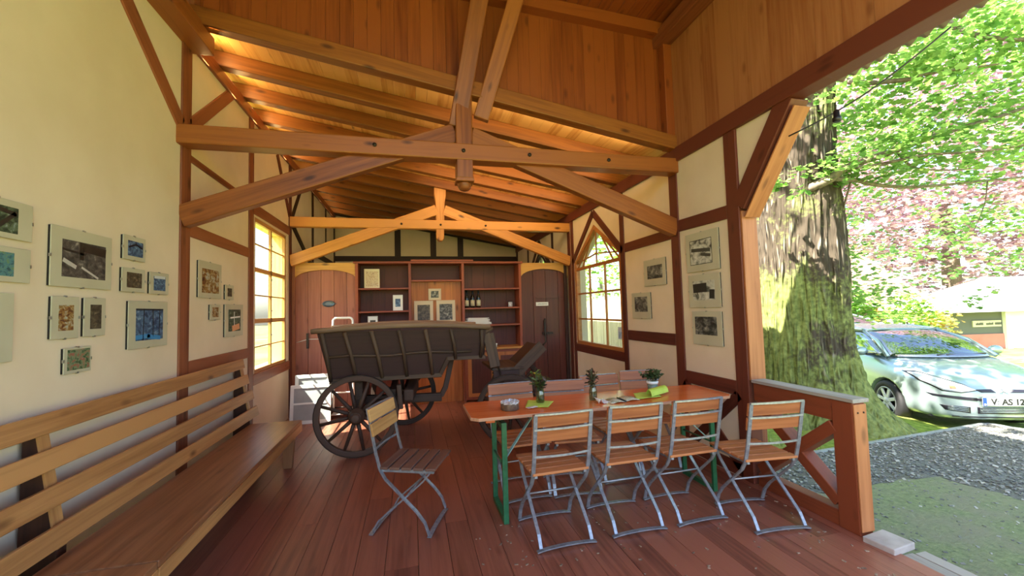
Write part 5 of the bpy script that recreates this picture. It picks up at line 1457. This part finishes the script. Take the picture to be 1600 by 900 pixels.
decal('bumper_strip', [(-.30, .48), (.30, .48), (.30, .51), (-.30, .51)], DPL, off=.004)
decal('chin_strip', [(-.55, .255), (.55, .255), (.55, .268), (-.55, .268)], DPL, off=.004)
# three-lozenge emblem
for k in range(3):
    a = pi/2+2*pi*k/3; c_ = V((0, cos(a), sin(a)))*.031; p = V((0, -sin(a), cos(a)))*.0155; q_ = V((0, cos(a), sin(a)))*.029
    pts = [c_-q_, c_+p, c_+q_, c_-p]
    decal('emblem_lozenge', [(v.y, v.z+.612) for v in pts], M['steel'], off=.012, cuts=1)
# licence plate
pl = MB().box(.846, .856, -.26, .26, .415, .527).build('licence_plate', plain('plate_white', 'b4b8b8', rough=.35), car, bevel=.003)
MB().box(.856, .8575, -.257, -.215, .418, .524).build('euro_band', plain('plate_blue', '2450b8', rough=.4), pl)
m = MB()
for e in ((-.258, -.254, .417, .525), (.254, .258, .417, .525)): m.box(.856, .8572, *e)
for e in ((-.258, .258, .417, .420), (-.258, .258, .522, .525)): m.box(.856, .8572, *e)
m.build('rim', M['black'], pl)


def text(s, size, fn, mat, par, name):
    c = bpy.data.curves.new('txt', 'FONT'); c.body = s; c.size = size; c.extrude = .0008; c.align_x = 'CENTER'; c.align_y = 'CENTER'; c.offset = .0035
    o = bpy.data.objects.new('txt', c); COL.objects.link(o); bpy.context.view_layer.update()
    me = bpy.data.meshes.new_from_object(o.evaluated_get(bpy.context.evaluated_depsgraph_get())); bpy.data.objects.remove(o)
    me.name = name; me.transform(fn); me.materials.clear(); me.materials.append(mat)
    o = bpy.data.objects.new(name, me); COL.objects.link(o); o.parent = par; return o


T = Matrix(((0, 0, 1, .8575), (1, 0, 0, .018), (0, 1, 0, .468), (0, 0, 0, 1)))
text('V  AS 12', .108, T @ Matrix.Diagonal((.95, 1, 1, 1)), M['black'], pl, 'lettering')
T = Matrix(((0, 0, 1, .8585), (1, 0, 0, -.236), (0, 1, 0, .435), (0, 0, 0, 1)))
text('D', .028, T, M['white'], pl, 'country_letter')
m = MB(); m.lathe([(0, 0), (.013, 0), (.013, .001), (0, .001)], (.8575, -.092, .452), 14, ax=(1, 0, 0)); m.lathe([(0, 0), (.013, 0), (.013, .001), (0, .001)], (.8575, -.092, .487), 14, ax=(1, 0, 0))
m.build('plate_seal', plain('seal_grey', '9aa0a8', rough=.4), pl)


def patch(name, fn, n, k, mat, thick=.004, par=None):
    vs = [fn(i/n, -1+2*j/k) for i in range(n+1) for j in range(k+1)]; m = MB()
    m.add(vs, [(i*(k+1)+j, (i+1)*(k+1)+j, (i+1)*(k+1)+j+1, i*(k+1)+j+1) for i in range(n) for j in range(k)], smooth=True)
    o = m.build(name, mat, par or car); s = o.modifiers.new('t', 'SOLIDIFY'); s.thickness = thick; s.offset = 0; return o


base = lambda s: V((.10-.20*s*s, .70*s, .965-.005*s*s)); top = lambda s: V((-.78-.10*s*s, .54*s, 1.342-.035*s*s))
patch('windshield', lambda t_, s: base(s).lerp(top(s), t_)+V((.05, 0, .045))*sin(pi*t_), 10, 12, DGLASS)
R_ = [(0, -.78, .54, 1.342), (.25, -1.3, .575, 1.387), (.6, -2.0, .565, 1.379), (.85, -2.65, .54, 1.331), (1, -2.95, .60, 1.028)]
def roof(t_, s):
    for (a, b) in zip(R_, R_[1:]):
        if t_ <= b[0]+1e-6:
            k = (t_-a[0])/(b[0]-a[0]); x, y, z = [a[i]+(b[i]-a[i])*k for i in (1, 2, 3)]; break
    return V((x-.10*s*s*(1-t_), y*s, z-.035*abs(s)**3))
patch('roof', roof, 20, 12, PAINT, .012)
for s in (-1, 1):
    patch('side_window', lambda t_, q: V((-.06-.72*(q+1)/2*0-t_*2.55, s*.77, .965)).lerp(V((-.86-t_*1.75, s*.565, 1.317)), (q+1)/2), 14, 6, DGLASS)
    A_ = [base(s)+V((0, s*.02, 0)), (base(s)+top(s))/2+V((.05, s*.02, .045)), top(s)+V((0, s*.015, 0))]
    MB().tube(A_, .03, 8).build('roof_pillar', PAINT, car)
    MB().tube([(-.20, s*.762, .965), (-.62, s*.665, 1.146)], .012, 8).build('window_divider', PAINT, car)
    MB().tube([(-1.28, s*.775, .97), (-1.38, s*.585, 1.317)], .035, 8).build('roof_pillar', M['black'], car)
    MB().tube([(-2.55, s*.77, .99), (-2.62, s*.56, 1.309)], .07, 8).build('roof_pillar', PAINT, car)
    MB().tube([(-.88, s*.56, 1.324), (-1.5, s*.585, 1.353), (-2.6, s*.55, 1.317)], .028, 8).build('roof_rail', PAINT, car)
    mi = MB().ball((-.36, s*.93, 1.02), .1, 14, (.55, 1.0, .72)).build('wing_mirror', PAINT, car)
    MB().box(-.40, -.30, *sorted((s*.78, s*.88)), .96, .985).build('mirror_arm', M['black'], mi)
    MB().beam((-.62, s*.853, .56), (-1.75, s*.853, .57), .012, .045).build('door_moulding', DPL, car, bevel=.003)
    for x in (0, -2.5):
        w_ = MB().lathe([(.17, -.09), (.26, -.095), (.295, -.08), (.303, -.05), (.303, .05), (.295, .08), (.26, .095), (.20, .09), (.17, -.09)], (x, s*.755, .30), 40, ax=(0, s, 0), caps=False).build('wheel', RUB, car)
        MB().lathe([(.21, .0), (.21, .092), (.20, .096), (.185, .085), (.185, .0), (.21, .0)], (x, s*.755, .30), 40, ax=(0, s, 0), caps=False).build('rim', M['steel'], w_)
        MB().lathe([(0, .03), (.2, .03), (.2, .04), (0, .04)], (x, s*.755, .30), 32, ax=(0, s, 0)).build('brake_disc', M['black'], w_)
        for k in range(7):
            a = 2*pi*k/7+.3; d_ = V((cos(a), 0, sin(a))); c_ = V((x, s*(.755+.078), .30))
            MB().beam(c_+d_*.03, c_+d_*.195, .052, .02, up=(0, 1, 0)).build('rim_spoke', plain('wheel_silver', 'ccd2d6', rough=.3, metal=.15) if 'wheel_silver' not in bpy.data.materials else bpy.data.materials['wheel_silver'], w_, bevel=.006)
        MB().lathe([(.0, .1), (.035, .098), (.045, .088), (.045, .06)], (x, s*.755, .30), 20, ax=(0, s, 0)).build('hub_cap', bpy.data.materials['wheel_silver'], w_)
MB().box(-2.8, .62, -.70, .70, .22, .30).build('floor_pan', M['black'], car)
for s in (-1, 1):
    MB().beam((.115-.05, s*.06-.1, .995), (-.06, s*.06+.50, 1.0), .014, .018).build('wiper', M['black'], car)
    st_ = MB().box(-1.5, -1.0, s*.38-.24, s*.38+.24, .45, .62).build('seat', plain('seat_grey', '2a2e38', rough=.8) if 'seat_grey' not in bpy.data.materials else bpy.data.materials['seat_grey'], car, bevel=.05)
    MB().beam((-1.45, s*.38, .6), (-1.62, s*.38, 1.02), .46, .12).build('backrest', bpy.data.materials['seat_grey'], st_, bevel=.04)
    MB().beam((-1.63, s*.38, 1.04), (-1.66, s*.38, 1.17), .26, .09).build('head_rest', bpy.data.materials['seat_grey'], st_, bevel=.03)
MB().box(-.62, -.02, -.70, .70, .78, .94).build('dashboard', plain('dashboard_grey', '3a4456', rough=.7), car, bevel=.04)

c2 = copy_tree(car); q = at(1352, 500, 11.2); c2.location = (q.x, q.y, -.31); c2.rotation_euler = (0, 0, CA+.35); c2.scale = (1.1,)*3
c2['label'] = 'second pale car parked further back, only its roof showing above the silver car'
for ch in list(c2.children):
    if ch.name.startswith('licence_plate'):
        for g in list(ch.children): bpy.data.objects.remove(g)
        bpy.data.objects.remove(ch)

# ================================================================== LIGHT
w = bpy.data.worlds.new('World'); SC.world = w; w.use_nodes = True; nt = w.node_tree
sky = nt.nodes.new('ShaderNodeTexSky'); sky.sky_type = 'NISHITA'; sky.sun_disc = False
SUN = V((1, .27, -1.38)).normalized()
sky.sun_elevation = math.asin(-SUN.z); sky.sun_rotation = atan2(-SUN.x, -SUN.y)
sky.air_density = 1.0; sky.dust_density = 2.5; sky.ozone_density = 1.0
bg = nt.nodes['Background']; nt.links.new(sky.outputs[0], bg.inputs[0]); bg.inputs[1].default_value = .62
ld = bpy.data.lights.new('sun', 'SUN'); ld.energy = 30; ld.angle = radians(.6); ld.color = (1, .93, .80)
so = bpy.data.objects.new('sun', ld); COL.objects.link(so); so.rotation_euler = SUN.to_track_quat('-Z', 'Y').to_euler()
# unseen warm fill lights added over the left wall plate, between the rafters
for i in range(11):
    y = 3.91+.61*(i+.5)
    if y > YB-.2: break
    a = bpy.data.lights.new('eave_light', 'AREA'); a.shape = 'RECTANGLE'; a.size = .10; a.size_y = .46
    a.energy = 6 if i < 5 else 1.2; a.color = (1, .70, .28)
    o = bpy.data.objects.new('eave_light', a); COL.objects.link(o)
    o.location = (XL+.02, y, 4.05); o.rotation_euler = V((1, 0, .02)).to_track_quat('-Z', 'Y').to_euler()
# more added fill lights, unseen behind the rafters, to brighten the roof boards
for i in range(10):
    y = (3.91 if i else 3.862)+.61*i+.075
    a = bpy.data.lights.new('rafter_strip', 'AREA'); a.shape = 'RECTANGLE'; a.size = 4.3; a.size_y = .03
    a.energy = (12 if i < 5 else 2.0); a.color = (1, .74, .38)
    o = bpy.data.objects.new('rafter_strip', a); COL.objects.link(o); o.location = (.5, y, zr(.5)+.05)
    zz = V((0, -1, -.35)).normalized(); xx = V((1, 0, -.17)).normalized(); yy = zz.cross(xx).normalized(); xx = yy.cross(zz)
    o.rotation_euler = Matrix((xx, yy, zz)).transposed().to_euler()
SC.view_settings.view_transform = 'Standard'; SC.view_settings.look = 'None'; SC.view_settings.gamma = 1
SC.view_settings.use_curve_mapping = False; SC.view_settings.exposure = .50
SC.cycles.max_bounces = 8; SC.cycles.diffuse_bounces = 5; SC.cycles.glossy_bounces = 3; SC.cycles.transparent_max_bounces = 12
SC.cycles.use_denoising = True; SC.cycles.sample_clamp_indirect = 6
SC.cycles.caustics_reflective = False; SC.cycles.caustics_refractive = False
